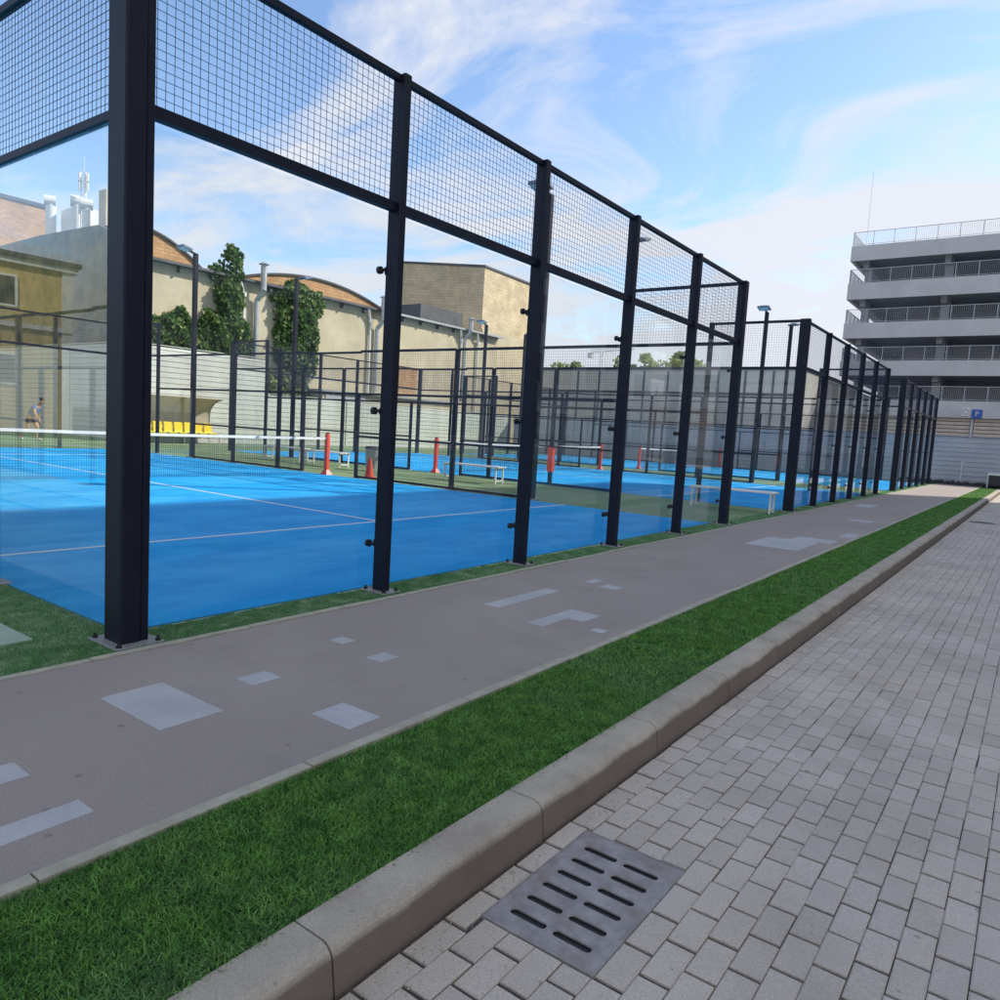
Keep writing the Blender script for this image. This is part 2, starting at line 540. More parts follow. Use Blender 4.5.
# raised bed of the courts: turf plane under everything left of the path
struct(MB().box(-60, 0.205, -20, 39.45, -0.15, -0.012).build('turf_ground', 'turfbase'))
struct(MB().box(0.264, 1.994, -16, 39.4, -0.15, 0.0).build('path', 'asphalt'))
e = MB()
for a, b in ((0.205, 0.258), (2.002, 2.056)):
    y = -16.02
    while y < 39.3:
        y1 = min(y + 0.98, 39.38)
        dz = random.uniform(-0.003, 0.004)
        e.box(a, b, y + 0.003, y1 - 0.003, -0.15, 0.006 + dz)
        y += 0.98
struct(e.build('path_edging', 'edging', bevel=0.003))
struct(MB().box(2.058, 2.722, -16, 38.2, -0.15, -0.014).build('turf_strip_base', 'soil'))
# kerb stones with rounded nose
k = MB()
prof = [(2.725, -0.2), (2.725, 0.0), (2.80, 0.0)]
for i in range(6):
    t = math.pi / 2 * i / 5
    prof.append((2.835 + 0.045 * math.sin(t), -0.045 + 0.045 * math.cos(t)))
prof += [(2.90, -0.2)]
y = -15.95
while y < 38:
    k.prism(prof, 'y', y + 0.003, y + 0.997)
    y += 1.0
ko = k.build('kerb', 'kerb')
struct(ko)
# paving: bed and every stone
struct(MB().box(2.90, 14.0, -16, 39.4, -0.159, PZ - 0.010).build('paving_bed', 'sand'))
bw, bl, jt, jy = 0.0935, 0.188, 0.0025, 0.014
pv = MB()
v = pv.v; fc = pv.f
GX0, GX1, GY0, GY1 = 2.985, 3.375, -0.445, 0.205
nx = 0
x = 2.906
row = 0
while x < 8.0:
    y = -2.6 + (bl / 2 if row % 2 else 0) + random.uniform(-0.006, 0.006)
    ymax = 39.2 if x < 4.6 else 14.0
    while y < ymax:
        a0, a1, b0, b1 = x + jt / 2, x + bw - jt / 2, y + jy / 2, y + bl - jy / 2
        if b1 > GY0 and b0 < GY1:
            if a1 > GX0 and a1 - GX0 < .02: a1 = GX0 - .002
            if a0 < GX1 and GX1 - a0 < .02: a0 = GX1 + .002
        y += bl
        if a1 > GX0 and a0 < GX1 and b1 > GY0 and b0 < GY1:
            if b0 < GY0 < b1: b1 = GY0 - 0.004
            elif b0 < GY1 < b1: b0 = GY1 + 0.004
            elif a0 < GX0 < a1 and GX0 - a0 > .02: a1 = GX0 - 0.004
            elif a0 < GX1 < a1 and a1 - GX1 > .02: a0 = GX1 + 0.004
            else: continue
            if b1 - b0 < 0.02: continue
            if a1 > GX0 and a0 < GX1 and b1 > GY0 and b0 < GY1: continue
        z = PZ + random.gauss(0, 0.0011)
        tx, ty = random.gauss(0, 0.008), random.gauss(0, 0.006)
        c = 0.005
        n = len(v)
        jx = random.gauss(0, 0.0009)
        cx, cy = (a0 + a1) / 2, (b0 + b1) / 2
        for ins, dz in ((0, -0.012), (0, -c * 0.8), (c, 0)):
            for X, Y in ((a0 + ins, b0 + ins), (a1 - ins, b0 + ins), (a1 - ins, b1 - ins), (a0 + ins, b1 - ins)):
                v.append((X + jx, Y, z + dz + (X - cx) * tx + (Y - cy) * ty))
        for kk in (0, 4):
            for i in range(4):
                j = (i + 1) % 4
                fc.append((n + kk + i, n + kk + j, n + kk + 4 + j, n + kk + 4 + i))
        fc.append((n + 8, n + 9, n + 10, n + 11))
    x += bw
    row += 1
struct(pv.build('paving_stones', 'paver'))

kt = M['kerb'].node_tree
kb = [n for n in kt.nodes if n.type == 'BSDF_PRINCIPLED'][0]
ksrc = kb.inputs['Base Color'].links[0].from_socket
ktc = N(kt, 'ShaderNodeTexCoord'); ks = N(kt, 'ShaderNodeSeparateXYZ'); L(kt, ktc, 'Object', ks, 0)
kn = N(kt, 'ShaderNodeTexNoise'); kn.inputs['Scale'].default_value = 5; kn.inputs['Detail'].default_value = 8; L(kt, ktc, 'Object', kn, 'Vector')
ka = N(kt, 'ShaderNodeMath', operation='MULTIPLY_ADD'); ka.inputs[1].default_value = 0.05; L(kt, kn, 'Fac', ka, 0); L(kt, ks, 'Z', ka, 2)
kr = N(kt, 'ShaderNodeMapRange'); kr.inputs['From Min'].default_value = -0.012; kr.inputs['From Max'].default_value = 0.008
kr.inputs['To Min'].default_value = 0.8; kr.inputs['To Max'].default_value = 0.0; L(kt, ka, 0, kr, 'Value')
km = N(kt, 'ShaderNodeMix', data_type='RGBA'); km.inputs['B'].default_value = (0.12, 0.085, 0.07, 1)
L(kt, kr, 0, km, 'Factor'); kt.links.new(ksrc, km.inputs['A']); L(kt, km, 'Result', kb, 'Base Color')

# pale inlays in the path
P = [(0.80, -0.56, 1.325, -0.255), (1.63, 0.0, 1.885, 0.195), (1.0, 0.03, 1.14, 0.205), (0.79, 0.825, 0.91, 0.935), (1.195, 0.75, 1.32, 0.895),
     (1.22, -1.6, 1.37, -1.075), (1.67, -1.75, 1.785, -1.04), (0.85, 2.32, 0.99, 3.22), (1.395, 2.12, 1.525, 2.72), (1.525, 2.46, 1.66, 2.72),
     (1.81, 2.29, 1.905, 2.38), (1.13, 3.66, 1.30, 3.82), (0.92, 3.75, 1.02, 3.95), (1.05, 7.9, 1.75, 9.1), (1.35, 9.1, 1.9, 9.6), (1.78, 10.2, 1.97, 10.9), (1.31, 13.3, 1.72, 13.7), (0.6, 17.5, 1.0, 18.6)]
pm = MB()
for i, (a, b, c, d) in enumerate(P):
    pts_ = []
    for (xa, ya), (xb, yb) in (((a, b), (c, b)), ((c, b), (c, d)), ((c, d), (a, d)), ((a, d), (a, b))):
        n_ = max(3, int(math.hypot(xb - xa, yb - ya) / .03))
        for q_ in range(n_):
            t_ = q_ / n_
            pts_.append((xa + (xb - xa) * t_ + random.gauss(0, .0007), ya + (yb - ya) * t_ + random.gauss(0, .0007)))
    pm.prism(pts_, 'z', -0.01, 0.0025)
struct(pm.build('path_inlays', 'patch'))
struct(MB().box(-3.4, -0.33, -3.7, -0.40, -0.02, 0.004).build('mint_green_pad', 'mint'))

# ------------------------------------------------------------------ artificial grass blades
def blades(name, mat, x0, x1, y0, y1, dens, h, w, lean=0.5, z=-0.03):
    n = int((x1 - x0) * (y1 - y0) * dens)
    px = rng.uniform(x0, x1, n); py = rng.uniform(y0, y1, n)
    # patchy length
    hh = h * rng.uniform(0.55, 1.15, n) * (0.86 + 0.14 * np.sin(px * 9 + py * 5.3) * np.sin(py * 3.1 - px * 4))
    if x0 > 2:
        hh = hh * (1 - .6 * np.exp(-((py - 2.45 - .12 * np.sin(px * 5)) / .035) ** 2)) * (1 - .5 * np.exp(-((py - 2.95) / .02) ** 2))
    an = rng.uniform(0, 2 * np.pi, n)
    la = rng.uniform(0, 2 * np.pi, n)
    ll = rng.uniform(0.1, lean, n) * hh
    dxw, dyw = np.cos(an) * w / 2, np.sin(an) * w / 2
    lx, ly = np.cos(la) * ll, np.sin(la) * ll
    V = np.zeros((n, 5, 3))
    V[:, 0] = np.stack([px - dxw, py - dyw, np.full(n, z)], 1)
    V[:, 1] = np.stack([px + dxw, py + dyw, np.full(n, z)], 1)
    V[:, 2] = np.stack([px + dxw * .8 + lx * .35, py + dyw * .8 + ly * .35, z + hh * .6], 1)
    V[:, 3] = np.stack([px - dxw * .8 + lx * .35, py - dyw * .8 + ly * .35, z + hh * .6], 1)
    V[:, 4] = np.stack([px + lx, py + ly, z + hh * .95], 1)
    idx = np.arange(n)[:, None] * 5
    loops = np.concatenate([idx + np.array([[0, 1, 2, 3]]), idx + np.array([[3, 2, 4]])], 1).ravel()
    me = bpy.data.meshes.new(name)
    me.vertices.add(n * 5)
    me.vertices.foreach_set('co', V.ravel())
    me.loops.add(n * 7)
    me.loops.foreach_set('vertex_index', loops.astype(np.int32))
    me.polygons.add(n * 2)
    ls = (np.arange(n)[:, None] * 7 + np.array([[0, 4]])).ravel()
    lt = np.tile([4, 3], n)
    me.polygons.foreach_set('loop_start', ls.astype(np.int32))
    me.polygons.foreach_set('loop_total', lt.astype(np.int32))
    me.update(calc_edges=True)
    me.materials.append(M[mat])
    return me


def join_blades(name, mat, parts, label, cat):
    objs = []
    import bmesh
    me = None
    Vs, Ls, tot = [], [], 0
    for a in parts:
        mm = blades(name, mat, *a)
        n = len(mm.vertices)
        co = np.zeros(n * 3); mm.vertices.foreach_get('co', co)
        lo = np.zeros(len(mm.loops), np.int32); mm.loops.foreach_get('vertex_index', lo)
        Vs.append(co); Ls.append(lo + tot); tot += n
        bpy.data.meshes.remove(mm)
    co = np.concatenate(Vs); lo = np.concatenate(Ls).astype(np.int32)
    nb = tot // 5
    me = bpy.data.meshes.new(name)
    me.vertices.add(tot); me.vertices.foreach_set('co', co)
    me.loops.add(len(lo)); me.loops.foreach_set('vertex_index', lo)
    me.polygons.add(nb * 2)
    ls = (np.arange(nb)[:, None] * 7 + np.array([[0, 4]])).ravel()
    me.polygons.foreach_set('loop_start', ls.astype(np.int32))
    me.polygons.foreach_set('loop_total', np.tile([4, 3], nb).astype(np.int32))
    me.update(calc_edges=True)
    me.materials.append(M[mat])
    o = bpy.data.objects.new(name, me)
    col.objects.link(o)
    tag(o, label, cat)
    o['kind'] = 'stuff'
    return o


join_blades('artificial_grass', 'blade', [
    (2.058, 2.735, -1.9, 1.5, 42000, 0.025, 0.0034, 1.9, -0.014),
    (2.058, 2.735, 1.5, 5, 20000, 0.025, 0.005, 1.9, -0.014),
    (2.058, 2.73, 5, 12, 7000, 0.026, 0.008, 1.6, -0.014),
    (2.058, 2.73, 12, 38.2, 2200, 0.028, 0.015, 1.5, -0.014)],
    'dark green artificial grass strip between the path and the kerb', 'grass')
join_blades('artificial_turf_edge', 'blade2', [
    (-0.17, 0.207, -1.6, 3.0, 26000, 0.020, 0.0032, 0.9, -0.012),
    (-0.17, 0.207, 3.0, 9.8, 10000, 0.020, 0.005, 0.9, -0.012),
    (-0.17, 0.207, 9.8, 39, 2500, 0.022, 0.010, 0.9, -0.012),
    (-2.6, -0.17, -0.40, 0.03, 14000, 0.020, 0.004, 0.9, -0.012),
    (-0.33, -0.17, -1.6, -0.40, 18000, 0.020, 0.004, 0.9, -0.012)],
    'worn short green turf band under the glass wall beside the path', 'turf')

# ------------------------------------------------------------------ courts
COURTS = [(0, 0.0), (1, 14.0), (2, 27.45), (3, -14.0)]
for i, y0 in COURTS:
    struct(MB().box(-19.9, -0.18, y0 + 0.03, y0 + 9.93, -0.02, 0.0).build('court_surface', 'blue'))
    ln = MB()
    for X in (-3.05, -16.95):
        ln.box(X - 0.025, X + 0.025, y0 + 0.1, y0 + 9.9, -0.01, 0.004)
    ln.box(-16.92, -3.08, y0 + 4.975, y0 + 5.025, -0.01, 0.004)
    struct(ln.build('court_lines', 'line'))


def mesh_panel(name, parent, axis, c, a0, a1, z0, z1, t=0.0028, s=0.052):
    """welded wire grid in the plane axis=c"""
    m_ = MB()
    h = t / 2
    n = max(1, round((a1 - a0) / s))
    for i in range(n + 1):
        a = a0 + (a1 - a0) * i / n
        if axis == 'x': m_.box(c - h, c + h, a - h, a + h, z0, z1)
        else: m_.box(a - h, a + h, c - h, c + h, z0, z1)
    n = max(1, round((z1 - z0) / s))
    for i in range(n + 1):
        z = z0 + (z1 - z0) * i / n
        if axis == 'x': m_.box(c - h + t, c + h + t, a0, a1, z - h, z + h)
        else: m_.box(a0, a1, c - h + t, c + h + t, z - h, z + h)
    return m_.build(name, 'wire', parent)


def make_cage(label):
    root = empty('court_enclosure', (0, 0, 0), 0, label, 'court enclosure', 'glass walled padel court enclosures')

    bolt = MB().tube((0, 0, 0), (0, 0, .012), 0.017, 6).tube((0, 0, .0), (0, 0, .03), 0.0085, 8).build('anchor_bolt', 'black')

    def footplate(po, x, y, a, b):
        MB().cbox(x - a / 2 - .07, x + a / 2 + .07, y - b / 2 - .06, y + b / 2 + .06, -0.013, 0.006, 0.003).build('base_plate', 'plate', po)
        if abs(x) > .5: return
        for sx in (-1, 1):
            for sy in (-1, 1):
                X, Y = x + sx * (a / 2 + .04), y + sy * (b / 2 + .03)
                bo = bolt.copy() if bolt.parent else bolt
                if bo is not bolt: col.objects.link(bo)
                bo.location = (X, Y, .006)
                bo.parent = po

    # end walls (front x=0, back x=-20)
    for X, sg in ((0.0, 1), (-20.0, -1)):
        ys = [(-0.03, .20, .17), (2.04, .13, .075), (4.02, .13, .075), (6.03, .13, .075), (8.03, .13, .075), (10.02, .14, .14)]
        for j, (yy, a, b) in enumerate(ys):
            pm_ = MB()
            if j == 0:
                pm_.cbox(X - a / 2, X + a / 2, yy - b / 2, yy + 0.035, 0.006, 4.0, 0.010)
                pm_.cbox(X - a / 2 + 0.02, X + a / 2 - 0.012, yy + 0.0355, yy + b / 2, 0.006, 3.99, 0.006)
            else:
                pm_.cbox(X - a / 2, X + a / 2, yy - b / 2, yy + b / 2, 0.006, 4.0, 0.007)
            po = pm_.build('post', 'steel', root)
            footplate(po, X, yy, a, b)
        gx = X - sg * 0.095
        for j in range(5):
            ya, yb = ys[j][0], ys[j + 1][0]
            gp = MB().box(gx - .006, gx + .006, ya + .006, yb - .006, 0.012, 2.985).build('glass_panel', 'glass', root)
            for zz in (0.38, 1.45, 2.55) if X == 0 else ():
                for yy, d in ((ya, 1), (yb, -1)):
                    if (yy == ys[0][0]) : d2 = 0.13
                    else: d2 = 0.045
                    yc = yy + d * d2
                    cl = MB()
                    cl.tube((gx - sg * .035, yc, zz), (gx - sg * .007, yc, zz), 0.03, 12)
                    cl.tube((gx - sg * .007, yc, zz), (gx + sg * .03, yc, zz), 0.012, 10)
                    cl.box(min(gx + sg * .03, gx + sg * .042), max(gx + sg * .03, gx + sg * .042), min(yc, yy) , max(yc, yy), zz - .02, zz + .02)
                    cl.build('clamp', 'black', gp)
            e0, e1 = ys[j][2] / 2, ys[j + 1][2] / 2
            MB().cbox(X - .03, X + .03, ya + e0 + .001, yb - e1 - .001, 2.985, 3.055, .004).build('middle_rail', 'steel', root)
            MB().cbox(X - .025, X + .025, ya + e0 + .001, yb - e1 - .001, 3.945, 3.992, .004).build('top_rail', 'steel', root)
            mesh_panel('mesh_panel', root, 'x', X, ya + e0, yb - e1, 3.056, 3.944)
    # side walls
    for Y in (-0.03, 10.02):
        spec = [(-2, 4.0), (-4, 3.0), (-6, 3.0), (-8, 3.0), (-9, 1.98), (-11, 1.98), (-12, 3.0), (-14, 3.0), (-16, 3.0), (-18, 4.0)]
        for X, H in spec:
            wth = 0.10 if H > 2 else 0.06
            po = MB().cbox(X - wth / 2, X + wth / 2, Y - .04, Y + .04, 0.006, H, .006).build('post', 'steel', root)
            footplate(po, X, Y, wth, .08)
        def rail(nm, xa, xb, z, h=.05):
            MB().cbox(xa, xb, Y - .025, Y + .025, z - h / 2, z + h / 2, .004).build(nm, 'steel', root)
        segs = [(-1.95, -.1), (-3.95, -2.05), (-5.95, -4.05), (-7.95, -6.05), (-8.97, -8.05), (-11.03, -8.97), (-11.95, -11.03), (-13.95, -12.05), (-15.95, -14.05), (-17.95, -16.05), (-19.9, -18.05)]
        for q, (xa, xb) in enumerate(segs):
            gate = q == 5
            end = q in (0, 10)
            second = q in (1, 9)
            rail('upper_rail', xa, xb, 3.0 if not gate else 2.975)
            if end:
                rail('top_rail', xa, xb, 3.97)
                mesh_panel('mesh_panel', root, 'y', Y, xa, xb, 3.03, 3.94)
                MB().box(xa + .004, xb - .004, Y - .006, Y + .006, .012, 2.97).build('glass_panel', 'glass', root)
            elif second:
                rail('middle_rail', xa, xb, 2.0)
                mesh_panel('mesh_panel', root, 'y', Y, xa, xb, 2.03, 2.97)
                MB().box(xa + .004, xb - .004, Y - .006, Y + .006, .012, 1.97).build('glass_panel', 'glass', root)
            elif gate:
                rail('middle_rail', xa, xb, 2.005)
                mesh_panel('mesh_panel', root, 'y', Y, xa, xb, 2.03, 2.95)
            else:
                rail('middle_rail', xa, xb, 2.0)
                rail('lower_rail', xa, xb, 1.0)
                rail('bottom_rail', xa, xb, .035)
                mesh_panel('mesh_panel', root, 'y', Y, xa, xb, .06, 2.97)
    return root


cage = make_cage('nearest court enclosure, tall navy posts with glass panes and wire mesh above')
CL = ['middle court enclosure of navy posts and glass, second along the path',
      'farthest court enclosure of navy posts and glass, next to the grey siding fence',
      'court enclosure of navy posts and glass behind the camera, mirrored in the near pane']
for (i, y0), lb in zip(COURTS[1:], CL):
    c = copy_tree(cage)
    c.location = (0, y0, 0)
    c['label'] = lb

# red sleeve on one side post of the middle court: part of that enclosure
mid = [o for o in col.objects if o.name.startswith('court_enclosure') and abs(o.location.y - 14) < .01][0]
MB().cbox(-6.075, -5.925, -.095, .035, .35, .98, .01).build('red_sleeve', 'red', mid)


def make_net(label):
    root = empty('court_net', (-10, 0, 0), 0, label, 'net', 'court nets between red padded posts')
    for yy in (0.03, 9.97):
        pm_ = MB()
        pm_.cbox(-.05, .05, yy - .05, yy + .05, .12, 1.0, .012)
        # flared foot
        n = len(pm_.v)
        for z, w in ((0.0, .12), (.12, .052)):
            for sx, sy in ((-1, -1), (1, -1), (1, 1), (-1, 1)):
                pm_.v.append((sx * w, yy + sy * w * .8, z))
        pm_.f += [(n, n + 1, n + 5, n + 4), (n + 1, n + 2, n + 6, n + 5), (n + 2, n + 3, n + 7, n + 6), (n + 3, n, n + 4, n + 7)]
        po = pm_.build('net_post', 'red', root)
        MB().cbox(-.035, .035, yy - .035, yy + .035, 1.0, 1.035, .005).build('post_cap', 'steel', po)
    N_ = 40
    top = lambda y: .92 - .035 * (1 - (2 * (y / 10) - 1) ** 2)
    tp = MB()
    for i in range(N_):
        a, b = .08 + 9.84 * i / N_, .08 + 9.84 * (i + 1) / N_
        n = len(tp.v)
        for y in (a, b):
            for x, dz in ((-.012, -.055), (.012, -.055), (.012, 0), (-.012, 0)):
                tp.v.append((x, y, top(y) + dz))
        for q in range(4):
            w = (q + 1) % 4
            tp.f.append((n + q, n + w, n + 4 + w, n + 4 + q))
    tp.build('white_tape', 'tape', root)
    nm = MB()
    n = int(9.84 / .045)
    for i in range(n + 1):
        y = .08 + 9.84 * i / n
        nm.box(-.0018, .0018, y - .0018, y + .0018, .02, top(y) - .05)
    for k_ in range(19):
        z = .02 + .045 * k_
        nm.box(-.0018, .0018, .08, 9.92, z - .0018, z + .0018)
    nm.build('net_mesh', 'netcord', root)
    MB().box(-.018, .018, 4.975, 5.025, .0, .885).build('centre_strap', 'tape', root)
    return root


net = make_net('white topped net on the nearest blue court, ending at the tallest looking red post')
for y0, lb in ((14, 'net on the middle blue court, beyond the benches, between two red posts'), (27.45, 'small distant net on the farthest blue court before the grey fence')):
    c = copy_tree(net)
    c.location = (-10, y0, 0)
    c['label'] = lb

# ------------------------------------------------------------------ floodlights
def make_lamp(sg):
    root = empty('floodlight_mast', (0, 0, 0), 0, '', 'floodlight', 'six metre floodlight masts')
    MB().cbox(-.06, .06, -.06, .06, 0.006, 5.95, .01).build('pole', 'steel', root)
    MB().cbox(-.13, .13, -.13, .13, -.012, .012, .004).build('base_plate', 'plate', root)
    MB().bar((0, -.05 * sg, 5.92), (0, .28 * sg, 6.0), .05, .05).build('arm', 'steel', root)
    hd = MB()
    # tilted flat head with a bevelled back
    for z0, z1, ins in ((0, .07, 0), (.07, .12, .05)):
        n = len(hd.v)
        for z, k_ in ((z0, ins if z0 else 0), (z1, ins if z0 == 0 else ins + .05)):
            for sx, sy in ((-1, -1), (1, -1), (1, 1), (-1, 1)):
                X = sx * (.20 - (0 if z == 0 else ins if z0 else 0) - (0.06 if z >= .12 else 0))
                Yv = sy * (.15 - (0.05 if z >= .12 else 0))
                hd.v.append((X, Yv, z * .8))
        hd.f += [(n, n + 3, n + 2, n + 1), (n + 4, n + 5, n + 6, n + 7)]
        for q in range(4):
            w = (q + 1) % 4
            hd.f.append((n + q, n + w, n + 4 + w, n + 4 + q))
    h = hd.build('lamp_head', 'head', root)
    h.location = (0, .36 * sg, 6.0)
    h.rotation_euler = (R(14) * sg, 0, 0)
    ln = MB().box(-.17, .17, -.12, .12, -.012, -.001).build('lens', 'white', h)
    return root


la = make_lamp(-1)
lb_ = make_lamp(1)
lamps = [(-16, 10.0, la, 'floodlight mast rising in front of the row of yellow seats'),
         (-4, 10.0, la, 'floodlight whose head peeks out beside the third tall post under the top mesh'),
         (-16, 14.0, lb_, 'floodlight mast in front of the right hand ivy column'),
         (-4, 14.0, lb_, 'floodlight mast mostly hidden behind the fourth tall post'),
         (-16, 24.0, la, 'floodlight mast in front of the corner of the buff brick block'),
         (-4, 24.0, la, 'tall floodlight with wide pale head rising over the middle court mesh'),
         (-16, 27.45, lb_, 'floodlight mast in front of the sunlit face of the brick block'),
         (-4, 27.45, lb_, 'dark floodlight just right of the wide pale one, over the middle court'),
         (-16, 37.4, la, 'distant floodlight mast by the grey panel hall'),
         (-4, 37.4, la, 'distant floodlight head left of the parking garage')]
used = set()
for X, Y, src, lab in lamps:
    yy = Y + (0.17 if src is la else -0.2)
    if src.name in used:
        o = copy_tree(src)
    else:
        o = src
        used.add(src.name)
    o.location = (X - (.3 if X < -10 else 0), yy, 0)
    o['label'] = lab

# ------------------------------------------------------------------ fences
def siding_profile(h, pitch=0.225, d=0.02):
    pts = []
    z = 0.0
    while z < h - 1e-6:
        z1 = min(z + pitch, h)
        pts += [(d, z + .004), (0.0, z1 - .016), (-.008, z1 - .008), (-.008, z1)]
        z = z1
    return pts


def siding_fence(name, label, p0, p1, h, mat, panels=5.0, back=0.04, posts=True, h1=None, z0=0.0):
    """horizontal lapped siding between two ground points; faces to the right hand side of p0->p1"""
    root = empty(name, (p0[0], p0[1], z0), math.atan2(p1[1] - p0[1], p1[0] - p0[0]), label, 'fence')
    Lg = math.hypot(p1[0] - p0[0], p1[1] - p0[1])
    n = max(1, round(Lg / panels))
    for i in range(n):
        a, b = Lg * i / n, Lg * (i + 1) / n
        s = MB()
        pr = siding_profile(h)
        out = [(-y_, z) for y_, z in pr]
        out += [(back, h), (back, 0.004)]
        s.prism(out, 'x', a + .03, b - .03)
        s.build('siding_panel', mat, root)
    pp = MB()
    for i in range(n + 1):
        a = Lg * i / n
        MB().cbox(a - .05, a + .05, -.045, .06, 0, h + .03, .006).build('fence_post', mat, root)
    MB().box(-.05, Lg + .05, -.05, .07, h + .031, h + .06).build('cap', mat, root)
    MB().box(-.02, Lg + .02, -.062, .05, -.14, .003).build('plinth', 'dark', root)
    return root


siding_fence('siding_fence', 'tall cream horizontal siding fence behind the yellow seats', (-25.5, 13.02), (-25.5, 19.4), 3.95, 'siding', 5)
siding_fence('siding_fence', 'tall grey shaded siding fence left of the corner post, behind the walking person', (-52, 13.0), (-25.5, 13.0), 3.95, 'siding', 5)
siding_fence('siding_fence', 'lower cream and grey siding fence below the plaster hall', (-25.5, 19.52), (-25.5, 39.2), 2.35, 'siding', 5)
siding_fence('siding_fence', 'bluish grey siding fence closing the end of the path', (-25.3, 39.5), (9.0, 39.5), 2.3, 'siding2', 6)
MB().box(-25.65, -25.3, 19.35, 19.52, 0, 4.05)
# dark low bed at foot of the end fence
o = MB()
for i in range(60):
    x = -1.0 + i * .12 + random.uniform(-.02, .02)
    o.cbox(x, x + .13, 38.95 + random.uniform(-.05, .05), 39.4, -.03, .16 + random.uniform(-.03, .05), .02)
tag(o.build('edging_bed', 'dark'), 'low dark edging bed along the foot of the end fence', 'edging')

# ------------------------------------------------------------------ dugout with yellow seats
dg = empty('dugout', (-24.9, 13.45, 0), 0, 'players dugout with beige curved canopy and a row of yellow seats', 'dugout')
sh = MB()
# curved shell section in x-z, extruded along y
arc = []
for i in range(9):
    t = math.pi / 2 * i / 8
    arc.append((-.25 + 1.05 * (math.sin(t)), 1.0 + .95 * (math.cos(t))))
arc = [(-.3, .25)] + [(-.3, 1.2)] + [(-.3 + 1.0 * (1 - math.cos(math.pi / 2 * i / 8)), 1.2 + .75 * math.sin(math.pi / 2 * i / 8)) for i in range(1, 9)]
outer = arc
inner = [(a + .02, b - .03) for a, b in reversed(arc)]
sh.prism(outer + inner, 'y', -.35, 2.85)
sh.build('canopy', 'beige', dg)
for yy in (-.35, 1.25, 2.85):
    fr = MB()
    pts = [(-.27, 0.0)] + [(a + .03, b - .05) for a, b in arc]
    for q in range(len(pts) - 1):
        fr.tube((pts[q][0], yy, pts[q][1]), (pts[q + 1][0], yy, pts[q + 1][1]), .022, 6)
    fr.tube((-.27, yy, .35), (.5, yy, .35), .02, 6)
    fr.tube((.5, yy, .35), (.5, yy, 0), .02, 6)
    fr.build('frame', 'galv', dg)
MB().box(-.1, .3, -.3, 2.8, .30, .345).build('seat_beam', 'dark', dg)
for i in range(7):
    yc = -.1 + i * .45
    s = MB()
    pr = [(.42, .40), (.40, .45), (.05, .42), (-.02, .50), (-.10, .85), (-.06, .88), (.02, .84), (.05, .50), (.08, .455), (.38, .485), (.45, .46)]
    w = .178
    s.prism(pr, 'y', yc - w, yc + w)
    s.build('seat', 'yellow', dg, bevel=.008)

# ------------------------------------------------------------------ benches, cone, bin, table, pole
def make_bench(w):
    root = empty('bench', (0, 0, 0), 0, '', 'bench', 'white benches between the courts')
    s = MB()
    for yy in (-.14, 0, .14):
        s.cbox(-w / 2, w / 2, yy - .06, yy + .06, .40, .43, .006)
    s.build('seat', 'white', root)
    for sx in (-1, 1):
        X = sx * (w / 2 - .08)
        l = MB()
        for yy in (-.16, .16):
            l.bar((X, yy, 0), (X, yy, .4), .035, .035)
        l.bar((X, -.2, .38), (X, .2, .38), .03, .03)
        l.bar((X, -.16, .08), (X, .16, .08), .03, .03)
        l.build('leg_frame', 'white', root)
    return root


b0 = make_bench(1.75)
b0.location = (-.85, 12.9, 0)
b0.rotation_euler = (0, 0, R(4))
b0['label'] = 'white bench on the turf nearest the path, behind the fifth tall post'
for x, y, a, lab in ((-7.45, 12.6, 3, 'white bench near the middle of the turf strip, right of the second red post'),
                     (-12.75, 12.3, -2, 'white bench behind the nearest net post, left of the cone'),
                     (-14.9, 12.5, 4, 'white bench farthest left on the turf strip')):
    c = copy_tree(b0)
    c.location = (x, y, 0)
    c.rotation_euler = (0, 0, R(a))
    c['label'] = lab
cn = empty('traffic_cone', (-8.91, 10.38, -.01), 0, 'small orange red cone on turf right of the nearest net post', 'cone')
MB().cbox(-.15, .15, -.15, .15, 0, .03, .01).build('base', 'orange', cn)
MB().tube((0, 0, .031), (0, 0, .5), .115, 20, .03).build('cone_body', 'orange', cn, smooth=False)
bn = empty('litter_bin', (-10.9, 12.4, 0), 0, 'grey litter bin on turf just behind the cone', 'bin')
MB().tube((0, 0, .05), (0, 0, .62), .19, 20, .22).build('bin_body', 'grey', bn)
MB().tube((0, 0, .625), (0, 0, .68), .24, 20, .2).build('rim', 'dark', bn)
tb = empty('small_table', (2.55, 38.3, -.02), R(3), 'small pale table with dark front at the end of the grass strip', 'table')
MB().cbox(-.30, .30, -.3, .3, .62, .72, .02).build('table_top', 'white', tb)
MB().box(-.24, .24, -.2, .25, .16, .60).build('dark_box', 'dark', tb)
for sx in (-1, 1):
    for sy in (-1, 1):
        MB().bar((sx * .27, sy * .26, 0), (sx * .27, sy * .26, .62), .04, .04).build('leg', 'white', tb)
pl = empty('white_pole', (1.15, 39.2, -.02), 0, 'thin white pole standing in front of the end fence', 'pole')
MB().tube((0, 0, 0), (0, 0, 1.25), .03, 10).build('shaft', 'white', pl)
MB().tube((0, 0, 0.0), (0, 0, .03), .12, 14).build('foot', 'white', pl)

